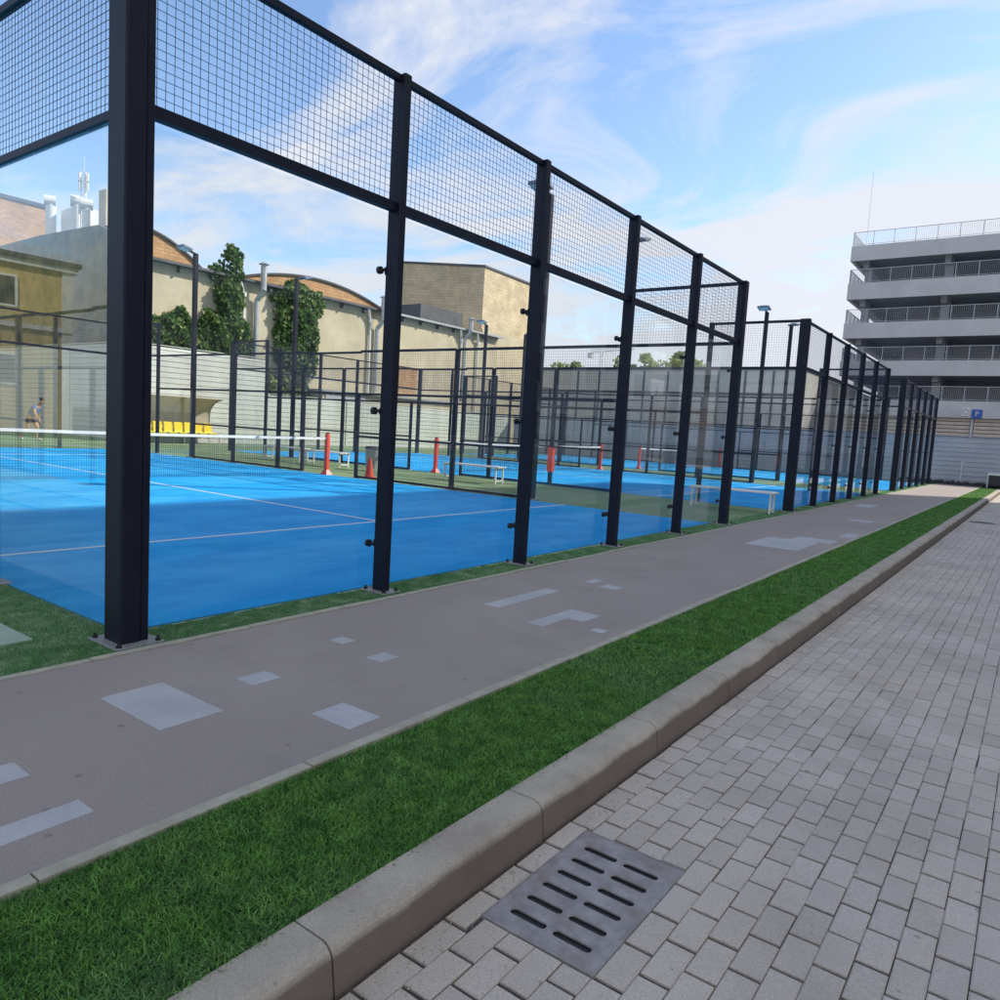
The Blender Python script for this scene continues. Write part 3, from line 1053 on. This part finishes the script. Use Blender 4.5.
# sandy grit swept against the kerb
gt = MB()
for i in range(1500):
    y_ = random.uniform(-1.2, 7.0)
    x_ = 2.905 + abs(random.gauss(0, .11)) + (random.random() < .12) * random.uniform(0, .9)
    s_ = random.uniform(.0012, .0042)
    if GX0 - .01 < x_ < GX1 + .01 and GY0 - .01 < y_ < GY1 + .01: continue
    n = len(gt.v)
    z_ = PZ + .0015
    gt.v += [(x_ - s_, y_, z_), (x_, y_ - s_ * .8, z_), (x_ + s_, y_ + s_ * .2, z_), (x_ + s_ * .1, y_ + s_, z_), (x_, y_, z_ + s_ * 1.1)]
    gt.f += [(n, n + 1, n + 4), (n + 1, n + 2, n + 4), (n + 2, n + 3, n + 4), (n + 3, n, n + 4)]
go = gt.build('grit', 'edging')
tag(go, 'sandy grit scattered over the pavers along the kerb', 'grit')
go['kind'] = 'stuff'

# drain grate and manhole
gr = empty('drain_grate', (GX0, GY0, PZ), R(0), 'worn grey cast iron drain grate with slots, set in the pavers by the kerb', 'drain grate')
W_, H_ = GX1 - GX0, GY1 - GY0
MB().box(0.002, W_ - .002, 0.002, H_ - .002, -.0098, -.0088).build('sump_shade_sheet', 'black', gr)  # thin black sheet paints the shade of a deep sump under the slots
slots = []
for j in range(6):
    yc = H_ - .105 - j * .092
    for xa, xb in ((.052, .182), (.208, .338)):
        slots.append((xa, xb, yc - .015, yc + .015))
top = MB()
# grid of cells around the slots: plate strips
ysb = sorted(set([0.0, H_] + [s[2] for s in slots] + [s[3] for s in slots]))
def plate(x0, x1, y0, y1): top.box(x0, x1, y0, y1, -.006, .0)
prev = 0.003
for j in range(5, -1, -1):
    yc = H_ - .105 - j * .092
    plate(.003, W_ - .003, prev, yc - .015)
    xs = [.003, .052, .182, .208, .338, W_ - .003]
    plate(xs[0], xs[1], yc - .015, yc + .015)
    plate(xs[2], xs[3], yc - .015, yc + .015)
    plate(xs[4], xs[5], yc - .015, yc + .015)
    prev = yc + .015
plate(.003, W_ - .003, prev, H_ - .003)
# rounded slot ends
for xa, xb, ya, yb in slots:
    yc = (ya + yb) / 2
    for xe, sg in ((xa, 1), (xb, -1)):
        for s_ in (-1, 1):
            pts = [(xe, yc + s_ * .015)]
            for q in range(5):
                t = math.pi / 2 * q / 4
                pts.append((xe + sg * .015 * (1 - math.sin(t)), yc + s_ * .015 * (math.cos(t))) if False else (xe + sg * (.015 - .015 * math.cos(t)), yc + s_ * .015 * math.sin(t)))
            top.prism(pts, 'z', -.0055, -.0004)
top.build('grate_plate', 'iron', gr)
fr = MB()
fr.box(-.002, 0.0025, 0, H_, -.03, .002); fr.box(W_ - .0025, W_ + .002, 0, H_, -.03, .002)
fr.box(.003, W_ - .003, -.002, .0025, -.03, .002); fr.box(.003, W_ - .003, H_ - .0025, H_ + .002, -.03, .002)
fr.build('frame', 'iron', gr)
mh = empty('manhole_cover', (3.25, 18.1, PZ), 0, 'small dark round manhole cover far along the pavers beside the kerb', 'manhole cover')
MB().tube((0, 0, -.02), (0, 0, .006), .26, 28).build('cover', 'dark', mh)
MB().tube((0, 0, -.02), (0, 0, .003), .31, 28).build('ring', 'iron', mh)

# ------------------------------------------------------------------ parking garage
gp = empty('parking_garage', (-9.45, 61, PZ), 0, 'open grey concrete parking garage with railed decks', 'building')
def part(name, mat, par, *boxes, bevel=0):
    q = MB()
    for b in boxes: q.box(*b)
    return q.build(name, mat, par, bevel=bevel)
WX = 38.0; DY = 16.0
bands = [(4.17, 5.37), (7.19, 8.31), (10.05, 11.23), (13.04, 14.29), (15.98, 17.12)]
cols_x = [.95 + 5.55 * i for i in range(7)]
for i, (a, b) in enumerate(bands):
    a += .13; b += .13
    part('parapet_band', 'conc', gp, (0, WX, 0, .22, a, b), (0, .22, .221, DY, a, b))
    part('floor_slab', 'conc_in', gp, (.23, WX, .23, DY, a + .25, a + .5))
    bm_ = MB()
    for cx in cols_x:
        bm_.box(cx - .2, cx + .2, 1.2, DY - .2, a - .35, a + .249)
    bm_.build('ceiling_beams', 'conc_in', gp)
    # railing
    rl = MB(); inf = MB()
    x = .05
    while x < WX:
        rl.box(x, x + .05, .06, .11, b, b + 1.02)
        x += 1.42
    rl.box(.05, WX, .065, .105, b + 1.021, b + 1.06)
    rl.box(.05, WX, .07, .10, b + .08, b + .11)
    x = .18
    while x < WX:
        inf.box(x, x + .018, .078, .094, b + .11, b + 1.02)
        x += .118
    y = .2
    while y < DY:
        rl.box(.06, .11, y, y + .05, b, b + 1.02)
        y += 1.42
    rl.box(.065, .105, .12, DY, b + 1.021, b + 1.06)
    y = .25
    while y < DY:
        inf.box(.078, .094, y, y + .018, b + .11, b + 1.02)
        y += .13
    ro = rl.build('railing', 'steelrail', gp)
    inf.build('railing_bars', 'steelrail', ro)
zs = [0] + [b[0] + .13 for b in bands]
for lv in range(1, 5):
    z0 = bands[lv - 1][1] + .13 - .62; z1 = bands[lv][0] + .13 + .25
    for cx in cols_x:
        part('column', 'conc_in', gp, (cx - .28, cx + .28, 2.4, 2.9, z0, z1))
part('rear_wall', 'conc_in', gp, (.3, WX, DY - .3, DY, 0, 17.0))
part('core_wall', 'conc_in', gp, (3, 14, 9.0, 9.25, 0, 17.0), (20, 32, 9.0, 9.25, 0, 17.0))
part('ground_floor_wall', 'conc', gp, (0, WX, .5, .7, 0, 2.7))
x = .2
k_ = 0
while x < WX - 3:
    lv = MB()
    z = 2.72
    while z < 4.24:
        lv.v += []
        n = len(lv.v)
        lv.bar((x + .12, .33, z + .1), (x + 2.9, .33, z + .1), .05, .22)
        z += .27
    lo = lv.build('louvre_panel', 'louvre', gp)
    part('mullion', 'conc', gp, (x - .08, x + .08, .2, .49, 2.7, 4.28))
    x += 3.02
part('backing', 'dark', gp, (.2, WX, .42, .48, 2.7, 4.28))
# lift head hint: thin aerial on roof
MB().tube((.9, .6, 17.6), (.9, .6, 23.0), .012, 6).build('aerial', 'steelrail', gp)

# signs on the lowest band
def text_part(txt, size, mat, parent, loc, name='lettering', ext=.01):
    cu = bpy.data.curves.new(name, 'FONT')
    cu.body = txt
    cu.size = size
    cu.extrude = ext
    cu.align_x = 'CENTER'; cu.align_y = 'CENTER'
    t = bpy.data.objects.new('tmp', cu)
    col.objects.link(t)
    bpy.context.view_layer.update()
    me = bpy.data.meshes.new_from_object(t)
    col.objects.unlink(t)
    bpy.data.objects.remove(t)
    o_ = bpy.data.objects.new(name, me)
    me.materials.clear()
    me.materials.append(M[mat])
    col.objects.link(o_)
    o_.parent = parent
    o_.location = loc
    o_.rotation_euler = (R(90), 0, 0)
    return o_


s1 = empty('wall_sign', (-1.28, 60.97, 4.50), 0, 'white letters on the lowest concrete band of the garage', 'sign')
text_part('СМ', .5, 'white', s1, (0, -.02, 0))
s2 = empty('wall_sign', (-.63, 60.97, 4.60), 0, 'white square sign with a grey ring on the garage band', 'sign')
MB().cbox(-.26, .26, -.04, 0.02, -.30, .30, .008).build('board', 'white', s2)
rg = MB()
for i in range(24):
    t0, t1 = 2 * math.pi * i / 24, 2 * math.pi * (i + 1) / 24
    rg.bar((.17 * math.cos(t0), -.05, .17 * math.sin(t0)), (.17 * math.cos(t1), -.05, .17 * math.sin(t1)), .02, .035)
rg.build('ring', 'grey', s2)
s3 = empty('wall_sign', (.07, 60.97, 4.47), 0, 'blue square sign with pale mark on the garage band', 'sign')
MB().cbox(-.32, .32, -.04, 0.02, -.32, .32, .008).build('board', 'signblue', s3)
text_part('P', .46, 'white', s3, (0, -.045, 0), 'mark')

# ------------------------------------------------------------------ grey panel hall at the far end of courts
hl = empty('panel_hall', (-27.3, 45, PZ), 0, 'long low grey panel hall beyond the end fence', 'building')
part('wall', 'panel', hl, (0, 19.4, 0, 14, 0, 6.15))
x = 0
st = MB()
while x < 19.3:
    st.box(x, x + .12, -.06, -.002, 0, 6.1)
    x += 1.75
st.build('pilasters', 'roof', hl)
part('parapet', 'roof', hl, (-.1, 19.5, -.08, 14.1, 6.152, 6.26))
part('band', 'roof', hl, (0, 19.4, -.05, -.001, 4.55, 4.72))

# ------------------------------------------------------------------ buff brick block
tw = empty('brick_block', (-32, 43.72, PZ), 0, 'tall windowless buff brick block, grey face left and sunny face right', 'building')
tm = MB()
tm.prism([(0, 0), (-.6, 8.8), (-6.4, 8.0), (-5.35, -3.53)], 'z', 0, 13.9)
tm.build('wall', 'brick_y', tw)
MB().prism([(.1, -.08), (-.5, 8.9), (-6.5, 8.1), (-5.45, -3.65)], 'z', 13.902, 14.05).build('parapet', 'roof', tw)
MB().prism([(.06, .05), (-.5, 8.6), (-.7, 8.6), (-.1, .05)], 'z', 0, 9.2).build('rendered_base', 'plaster', tw)

# ------------------------------------------------------------------ plaster hall with vaults
ph = empty('plaster_hall', (-28, 14.2, PZ), 0, 'long cream plaster hall with arched brick gables and drainpipes', 'building')
EZ = 7.95
part('plaster_wall', 'plaster', ph, (-.35, 0, .002, 26.4, 0, EZ))
part('rear_wall', 'plaster', ph, (-14, -13.7, 0, 26.4, 0, EZ))
part('end_wall', 'plaster', ph, (-13.7, -.351, 26.1, 26.4, 0, EZ))
mw = MB()
mw.prism([(-15, 0), (0, 0), (0, 7.95), (-.4, 8.5), (-1.0, 9.0), (-2.2, 9.4), (-8, 9.55), (-15, 9.5)], 'y', -.3, 0)
mw.build('mossy_gable_wall', 'moss', ph)
part('flat_roof', 'roof', ph, (-13.9, .3, .05, 26.5, EZ + .002, EZ + .1))
part('gutter', 'roof', ph, (.302, .40, .05, 15.4, EZ - .02, EZ + .1))
part('gutter', 'galv', ph, (.302, .40, 15.41, 26.5, EZ - .02, EZ + .1))  # same gutter, its sunlit stretch painted in by a paler material
# eave brackets
eb = MB()
y = .5
while y < 26:
    eb.box(0.002, .28, y, y + .1, EZ - .28, EZ)
    y += 1.6
eb.build('eave_brackets', 'roof', ph)
def vault(y0, y1, zs_, zc, cut=None):
    """brick tympanum plus curved roof between y0 and y1"""
    n = 24
    pts = []
    for i in range(n + 1):
        t = i / n
        y = y0 + (y1 - y0) * t
        if cut is not None and y < cut: continue
        z = zs_ + (zc - zs_) * (1 - (2 * t - 1) ** 2)
        pts.append((y, z))
    g_ = MB()
    base = [(pts[-1][0], zs_ - .0), (pts[0][0], zs_ - .0)]
    g_.prism(pts + base[(0 if pts[0][1] > zs_ + .01 else 1):], 'x', -.55, -.45) if False else None
    poly = [(pts[0][0], zs_ - .02)] + pts + [(pts[-1][0], zs_ - .02)]
    g_.prism(poly, 'x', -.7, -.4)
    gb = g_.build('brick_gable', 'brick_o', ph)
    r_ = MB()
    outer = [(y, z + .10) for y, z in pts]
    r_.prism(pts + outer[::-1], 'x', -13.8, -.3)
    r_.build('vault_roof', 'dark', gb)
vault(-3.0, 3.6, EZ + .1, 9.35, cut=0.01)
vault(5.3, 15.5, EZ + .1, 8.95)
def flue(y, z0, z1, zc):
    q = MB()
    q.tube((.55, y, zc), (.55, y, z1), .15, 14)
    q.tube((.55, y, z1), (.55, y, z1 + .12), .26, 14, .06)
    q.tube((.55, y, zc), (.2, y - .12, zc - .5), .13, 12)
    q.tube((.2, y - .12, z0), (.2, y - .12, zc - .5), .13, 12)
    q.build('flue', 'galv', ph)
part('roof_lantern', 'roof', ph, (-7, -1.2, 19.5, 23.8, EZ + .1, 9.3))
flue(6.3, 3.2, 8.85, 7.6)
flue(14.5, 3.2, 8.7, 7.4)
flue(22.6, 3.2, 8.7, 7.9)
def downpipe(y):
    q = MB()
    q.tube((.3, y - .35, EZ - .02), (.12, y, EZ - .7), .07, 8)
    q.tube((.12, y, 2.0), (.12, y, EZ - .7), .07, 8)
    q.tube((.12, y, EZ - .75), (.12, y, EZ - .55), .13, 8)
    q.build('downpipe', 'white', ph)
for y in (5.5, 13.9, 22.2, 24.0): downpipe(y)
# small lean-to at the foot seen over the low fence
part('lean_to', 'plaster', ph, (.002, 1.4, 9.5, 20.0, 0, 2.95))
part('lean_to_roof', 'galv', ph, (.003, 1.6, 9.3, 20.2, 2.952, 3.05))
part('shed_front', 'siding2', ph, (1.402, 1.45, 9.7, 12.5, 0, 2.8))
for yy in (16.5, 21.5):
    fw = part('window', 'brick_o', ph, (0.003, .06, yy, yy + 1.6, 3.3, 5.0))
# rooftop plant behind the mossy gable
def duct(x, y, z0, z1, r_=.2):
    q = MB()
    q.tube((x, y, z0), (x, y, z1), r_, 14)
    q.tube((x - .1, y - .28, z1 + .02), (x + .1, y + .2, z1 + .02), r_ * 1.15, 14)
    q.build('ventilation_duct', 'white', ph)
PL = lambda x, y: (x + 28, y - 14.2)
for x, z1 in ((-37.8, 11.7), (-34.9, 11.3), (-33.85, 11.0)):
    a, b = PL(x, 15.1)
    duct(a, b, 8.9, z1, .24)
a, b = PL(-36.6, 15.5)
part('air_handler', 'white', ph, (a - 1.0, a + .9, b, b + 1.0, 10.2, 11.35), (a - 1.2, a + 1.3, b - .4, b - .01, 8.9, 10.1))
a, b = PL(-32.4, 15.2)
part('chimney_block', 'plaster', ph, (a - .55, a + .15, b, b + .7, 8.9, 11.6), (a - .1, a + .55, b - .2, b - .01, 8.9, 10.5))
a, b = PL(-37.9 + .0, 14.6)
part('dark_stack', 'moss', ph, (a - .0, a - .0 + .01, b, b + .01, 9, 9.01))
ms = empty('lattice_mast', (-34.2, 15.1, 9.2), 0, 'thin lattice antenna mast on the roof above the mossy gable', 'mast')
q = MB()
for i in range(3):
    t = 2 * math.pi * i / 3
    q.tube((.16 * math.cos(t), .16 * math.sin(t), 0), (.12 * math.cos(t), .12 * math.sin(t), 3.3), .022, 5)
for kx in range(11):
    z = kx * .3
    for i in range(3):
        t, t2 = 2 * math.pi * i / 3, 2 * math.pi * (i + 1) / 3
        q.tube((.15 * math.cos(t), .15 * math.sin(t), z), (.15 * math.cos(t2), .15 * math.sin(t2), z + .3), .012, 4)
q.tube((0, 0, 3.2), (0, 0, 4.0), .015, 4)
q.build('lattice', 'white', ms)
q = MB()
for z in (3.0, 2.6, 1.5):
    for i in range(3):
        t = 2 * math.pi * i / 3 + .4
        q.box(.2 * math.cos(t) - .05, .2 * math.cos(t) + .05, .2 * math.sin(t) - .04, .2 * math.sin(t) + .04, z - .22, z + .22)
q.build('antennas', 'white', ms)

ob = empty('orange_brick_house', (-55, 22, PZ), 0, 'flat roofed orange brick building seen over the mossy gable at far left', 'building')
part('wall', 'brick_o', ob, (-10, 0, -16, 0, 0, 15.3))
part('parapet', 'roof', ob, (-10.1, .1, -16.1, .1, 15.302, 15.55))

# yellow house across the way (mirrored in the near glass pane)
yh = empty('yellow_house', (-33, -14.1, PZ), 0, 'ochre yellow rendered house mirrored in the left glass pane', 'building')
part('wall', 'yellowwall', yh, (-8, 0, 0, 9.2, 0, 7.5))
part('corner_pilaster', 'white', yh, (.002, .1, 0, .45, 0, 7.5))
part('cornice', 'white', yh, (-8, .22, -.2, 9.4, 7.501, 7.75), (.101, .18, 0, 9.2, 4.75, 4.95))
part('roof', 'roof', yh, (-8.2, .35, -.3, 9.5, 7.751, 7.95))
for zz in (2.2, 5.6):
    for yy in (2.3, 5.2, 7.6):
        w_ = part('window', 'white', yh, (.003, .09, yy, yy + 1.0, zz, zz + 1.4))
        part('pane', 'window', w_, (.091, .1, yy + .12, yy + .88, zz + .1, zz + 1.3))

# tall office on the right of the yard: stands outside the frame and throws the shade
of = empty('office_building', (18.0, 6, PZ), 0, 'pale office block on the right of the yard, outside the frame, shading the path', 'building')
HB = 29.0
part('wall', 'shade', of, (0, 7, 0, 39.5, 0, HB))
for fl in range(9):
    q = MB(); fr_ = MB()
    y = 1.5
    while y < 37:
        fr_.box(-.06, -.001, y, y + 1.8, 1.0 + fl * 3.1, 2.7 + fl * 3.1)
        q.box(-.08, -.061, y + .1, y + 1.7, 1.1 + fl * 3.1, 2.6 + fl * 3.1)
        y += 3.2
    w_ = fr_.build('window_row', 'white', of)
    q.build('panes', 'window', w_)

# ------------------------------------------------------------------ foliage
def leafmesh(name, mat, pts, size, parent=None, normal_bias=None):
    n = len(pts)
    pts = np.array(pts)
    s = size * rng.uniform(.6, 1.3, n)
    a = rng.normal(size=(n, 3))
    if normal_bias is not None:
        a = a + np.array(normal_bias) * 0.9
    a /= np.linalg.norm(a, axis=1)[:, None]
    b = rng.normal(size=(n, 3))
    t1 = np.cross(a, b); t1 /= np.linalg.norm(t1, axis=1)[:, None]
    t2 = np.cross(a, t1)
    V = np.zeros((n, 6, 3))
    shp = [(-.5, 0), (-.2, -.33), (.25, -.28), (.55, 0), (.25, .28), (-.2, .33)]
    for i, (p_, q_) in enumerate(shp):
        V[:, i] = pts + t1 * (p_ * s)[:, None] + t2 * (q_ * s)[:, None] + a * (0.1 * abs(q_) * s)[:, None]
    me = bpy.data.meshes.new(name)
    me.vertices.add(n * 6); me.vertices.foreach_set('co', V.ravel())
    me.loops.add(n * 6); me.loops.foreach_set('vertex_index', np.arange(n * 6, dtype=np.int32))
    me.polygons.add(n)
    me.polygons.foreach_set('loop_start', (np.arange(n) * 6).astype(np.int32))
    me.polygons.foreach_set('loop_total', np.full(n, 6, np.int32))
    me.update(calc_edges=True)
    me.materials.append(M[mat])
    o_ = bpy.data.objects.new(name, me)
    col.objects.link(o_)
    if parent: o_.parent = parent
    return o_


def ivy(label, blobs, n, size=.2, mat='leaf', mat2='leaf2', f2=.12):
    """blobs: (y, z, ry, rz, depth) lumps on the plaster wall plane x=-28"""
    root = empty('climbing_ivy', (-28, blobs[0][0], 0), 0, label, 'ivy', 'ivy climbing on the plaster hall')
    P_ = []
    area = np.array([b[2] * b[3] for b in blobs]); area = area / area.sum()
    for (y, z, ry, rz, d), ar in zip(blobs, area):
        k_ = int(n * ar)
        t = rng.uniform(0, 2 * np.pi, k_); rr_ = np.sqrt(rng.uniform(0, 1, k_))
        wob = 1 + .16 * np.sin(t * 3 + y) + .12 * np.sin(t * 7 + z)
        yy = ry * rr_ * np.cos(t) * wob; zz = rz * rr_ * np.sin(t) * wob
        xx = d * np.sqrt(np.clip(1 - rr_ ** 2, 0, 1)) * rng.uniform(.55, 1.0, k_) + rng.normal(0, .05, k_) + .05
        lump = .14 * np.sin(yy * 6 + z) * np.sin(zz * 5 + y)
        P_.append(np.stack([np.clip(xx + lump, .02, 3), yy + y - blobs[0][0], zz + z], 1))
    P_ = np.concatenate(P_)
    kk = rng.uniform(size=len(P_)) < f2
    leafmesh('leaves', mat, P_[~kk], size, root, (1, 0, .3))
    leafmesh('young_leaves', mat2, P_[kk], size, root, (1, 0, .3))
    st_ = MB()
    for b in blobs[:4]:
        st_.tube((.06, 0, 0), (.08, b[0] - blobs[0][0], b[1]), .04, 6, .015)
    st_.build('stem', 'bark', root)
    return root


ivy('tall dark ivy column reaching above the eave, left of the first flue', [(18.6, 5.0, 1.25, 1.3, .6), (18.9, 6.6, .75, 1.2, .6), (19.0, 8.1, .55, 1.1, .55), (18.5, 3.4, 1.5, 1.3, .6), (19.6, 4.5, .5, 1.2, .5), (18.95, 9.0, .35, .35, .4), (18.1, 7.9, .35, .4, .4)], 9000, .2)
ivy('low bushy ivy mound just over the siding fence, behind the first floodlight', [(16.2, 4.6, 1.1, 1.2, .7), (15.2, 4.3, .9, 1.0, .6), (17.1, 4.2, .8, 1.0, .6)], 5000, .2)
ivy('right hand ivy column hanging from the eave behind a floodlight', [(22.9, 6.4, 1.3, 1.5, .6), (22.6, 7.6, 1.2, .7, .55), (23.9, 7.4, .7, .7, .5), (22.8, 4.6, .95, 1.6, .6), (22.9, 3.0, .8, 1.4, .6), (23.9, 5.2, .4, 1.5, .4), (22.0, 5.5, .5, 1.5, .4)], 8500, .2)
ivy('yellow green ivy growing low behind the shaded siding', [(22.3, 2.2, 1.3, 1.9, .7), (21.5, 1.8, .8, 1.6, .6)], 2500, .2, 'leaf2', 'leaf', .3)


def tree(label, x, y, h, r_, n, name='leafy_tree'):
    root = empty(name, (x, y, PZ), 0, label, 'tree', 'trees beyond the grey panel hall')
    t_ = MB()
    t_.tube((0, 0, 0), (0, 0, h * .45), .28, 9, .18)
    lim = []
    for i in range(7):
        a_ = i * 2.4; e_ = random.uniform(.5, .9) * r_
        q = (math.cos(a_) * e_, math.sin(a_) * e_, h * random.uniform(.6, .88))
        t_.tube((0, 0, h * random.uniform(.32, .45)), q, .12, 6, .03)
        lim.append(q)
    t_.tube((0, 0, h * .4), (0, 0, h * .9), .15, 6, .03)
    t_.build('trunk', 'bark', root)
    P_ = []
    cl = lim + [(0, 0, h * .92), (0, 0, h * .75)] + [(random.uniform(-.7, .7) * r_, random.uniform(-.7, .7) * r_, h * random.uniform(.55, .95)) for _ in range(9)]
    for c_ in cl:
        k_ = n // len(cl)
        d = rng.normal(size=(k_, 3)); d /= np.linalg.norm(d, axis=1)[:, None]
        rad = r_ * random.uniform(.25, .42)
        P_.append(np.array(c_) + d * (rad * rng.uniform(.4, 1.1, k_) ** .6)[:, None] * np.array([1, 1, .8]))
    P_ = np.concatenate(P_)
    leafmesh('crown', 'leaf2', P_, .3, root, (0, 0, .4))
    return root


tree('rounded yellow green tree left of the distant crane', -39.0, 70, 9.9, 2.3, 2600)
tree('tree just right of the distant crane, over the panel hall', -33.6, 71, 10.3, 2.4, 2600)
tree('taller grey green tree whose crown touches the fourth post', -31.6, 72, 10.9, 1.8, 2000)
tree('small crowned tree between the fourth and fifth tall posts', -26.5, 70, 10.8, 2.2, 2400)
# crane
ce = empty('tower_crane', (-107.5, 200, PZ), R(-20), 'tiny distant tower crane above the grey panel hall', 'crane')
q = MB()
for sx, sy in ((-1, -1), (1, -1), (1, 1), (-1, 1)):
    q.tube((sx * .6, sy * .6, 0), (sx * .6, sy * .6, 27), .12, 4)
for i in range(14):
    z = i * 1.9
    q.tube((-.6, -.6, z), (.6, -.6, z + 1.9), .08, 4); q.tube((.6, .6, z), (-.6, .6, z + 1.9), .08, 4)
q.build('tower', 'white', ce)
q = MB()
q.tube((-6, 0, 27), (14, 0, 27), .16, 4); q.tube((-6, 0, 28), (12, 0, 27.6), .1, 4)
for i in range(18):
    q.tube((-6 + i, 0, 27), (-5.5 + i, 0, 27.9), .07, 4)
q.build('jib', 'white', ce)
MB().box(-6.5, -4.5, -.7, .7, 25.4, 27).build('counterweight', 'white', ce)


# ------------------------------------------------------------------ person
def skinned(name, mat, verts, edges, radii, parent, sub=2, root_i=0):
    me = bpy.data.meshes.new(name)
    me.from_pydata(verts, edges, [])
    o_ = bpy.data.objects.new('tmp_' + name, me)
    col.objects.link(o_)
    md = o_.modifiers.new('skin', 'SKIN')
    md.use_smooth_shade = True
    for i, r_ in enumerate(radii):
        rx = r_ if isinstance(r_, tuple) else (r_, r_)
        me.skin_vertices[0].data[i].radius = rx
        me.skin_vertices[0].data[i].use_root = (i == root_i)
    s_ = o_.modifiers.new('sub', 'SUBSURF')
    s_.levels = sub; s_.render_levels = sub
    dg_ = bpy.context.evaluated_depsgraph_get()
    dg_.update()
    m2 = bpy.data.meshes.new_from_object(o_.evaluated_get(dg_))
    col.objects.unlink(o_); bpy.data.objects.remove(o_)
    m2.materials.clear(); m2.materials.append(M[mat])
    for p_ in m2.polygons: p_.use_smooth = True
    o2 = bpy.data.objects.new(name, m2)
    col.objects.link(o2)
    o2.parent = parent
    return o2


pr_ = empty('person', (-25.2, 9.25, -.012), math.atan2(.59, .81), 'person in blue shirt stooping forward, walking behind the net at far left', 'person')
J = dict(pel=(0, 0, .82), waist=(.07, 0, .96), chest=(.20, 0, 1.13), neck=(.32, 0, 1.29), head0=(.38, 0, 1.36), head1=(.43, 0, 1.46),
         shl=(.22, .17, 1.20), shr=(.22, -.17, 1.20), ell=(.12, .24, .95), elr=(.30, -.23, .96), wrl=(.16, .25, .72), wrr=(.42, -.2, .76),
         hil=(0, .09, .80), hir=(0, -.09, .80), knl=(.20, .10, .46), knr=(-.06, -.10, .45), anl=(.14, .10, .09), anr=(-.34, -.10, .13), tol=(.30, .11, .03), tor=(-.22, -.10, .03))
names = list(J)
ix = {k_: i for i, k_ in enumerate(names)}
E_ = [('pel', 'waist'), ('waist', 'chest'), ('chest', 'neck'), ('neck', 'head0'), ('head0', 'head1'), ('chest', 'shl'), ('chest', 'shr'), ('shl', 'ell'), ('shr', 'elr'), ('ell', 'wrl'), ('elr', 'wrr'), ('pel', 'hil'), ('pel', 'hir'), ('hil', 'knl'), ('hir', 'knr'), ('knl', 'anl'), ('knr', 'anr'), ('anl', 'tol'), ('anr', 'tor')]
RD = dict(pel=.13, waist=.115, chest=.13, neck=.055, head0=.075, head1=.088, shl=.065, shr=.065, ell=.042, elr=.042, wrl=.028, wrr=.028, hil=.095, hir=.095, knl=.06, knr=.06, anl=.038, anr=.038, tol=.035, tor=.035)
V_ = [J[k_] for k_ in names]; Eg = [(ix[a], ix[b]) for a, b in E_]; RR = [RD[k_] for k_ in names]
for w, sg in (('wrl', 1), ('wrr', -1)):
    wx, wy, wz = J[w]
    V_.append((wx + .03, wy, wz - .07)); RR.append(.03); Eg.append((ix[w], len(V_) - 1)); pi_ = len(V_) - 1
    for fi in range(4):
        V_.append((wx + .01 + fi * .018, wy + sg * .004, wz - .12 + .004 * abs(fi - 1.5))); RR.append(.009); Eg.append((pi_, len(V_) - 1))
        V_.append((wx + .02 + fi * .018, wy - sg * .012, wz - .155 + .006 * abs(fi - 1.5))); RR.append(.008); Eg.append((len(V_) - 2, len(V_) - 1))
    V_.append((wx + .075, wy - sg * .02, wz - .08)); RR.append(.011); Eg.append((pi_, len(V_) - 1))
skinned('body', 'skin', V_, Eg, RR, pr_)
skinned('shirt', 'shirt', [(-.01, 0, .80), J['waist'], J['chest'], (.27, 0, 1.22), J['shl'], J['shr'], (.17, .21, 1.06), (.26, -.205, 1.07)],
        [(0, 1), (1, 2), (2, 3), (2, 4), (2, 5), (4, 6), (5, 7)], [.155, .14, .155, .09, .085, .085, .065, .065], pr_)
skinned('shorts', 'shorts', [(0, 0, .88), J['pel'], J['hil'], J['hir'], (.13, .10, .58), (-.04, -.10, .57)],
        [(0, 1), (1, 2), (1, 3), (2, 4), (3, 5)], [.14, .15, .115, .115, .085, .085], pr_)
skinned('shoe', 'white', [(.12, .10, .05), (.22, .105, .035), (.33, .11, .03)], [(0, 1), (1, 2)], [.05, .048, .035], pr_)
skinned('shoe', 'white', [(-.36, -.10, .10), (-.28, -.10, .05), (-.2, -.10, .03)], [(0, 1), (1, 2)], [.05, .045, .035], pr_)
skinned('hair', 'hair', [(.37, 0, 1.43), (.41, 0, 1.50), (.45, 0, 1.52)], [(0, 1), (1, 2)], [.085, .088, .07], pr_)
nz_ = MB().prism([(.49, 1.43), (.525, 1.40), (.485, 1.39)], 'y', -.012, .012)
nz_.build('nose', 'skin', pr_)
ey = MB()
for sy in (-1, 1):
    ey.box(.492, .506, sy * .032 - .009, sy * .032 + .009, 1.438, 1.45)
ey.build('eyes', 'dark', pr_)
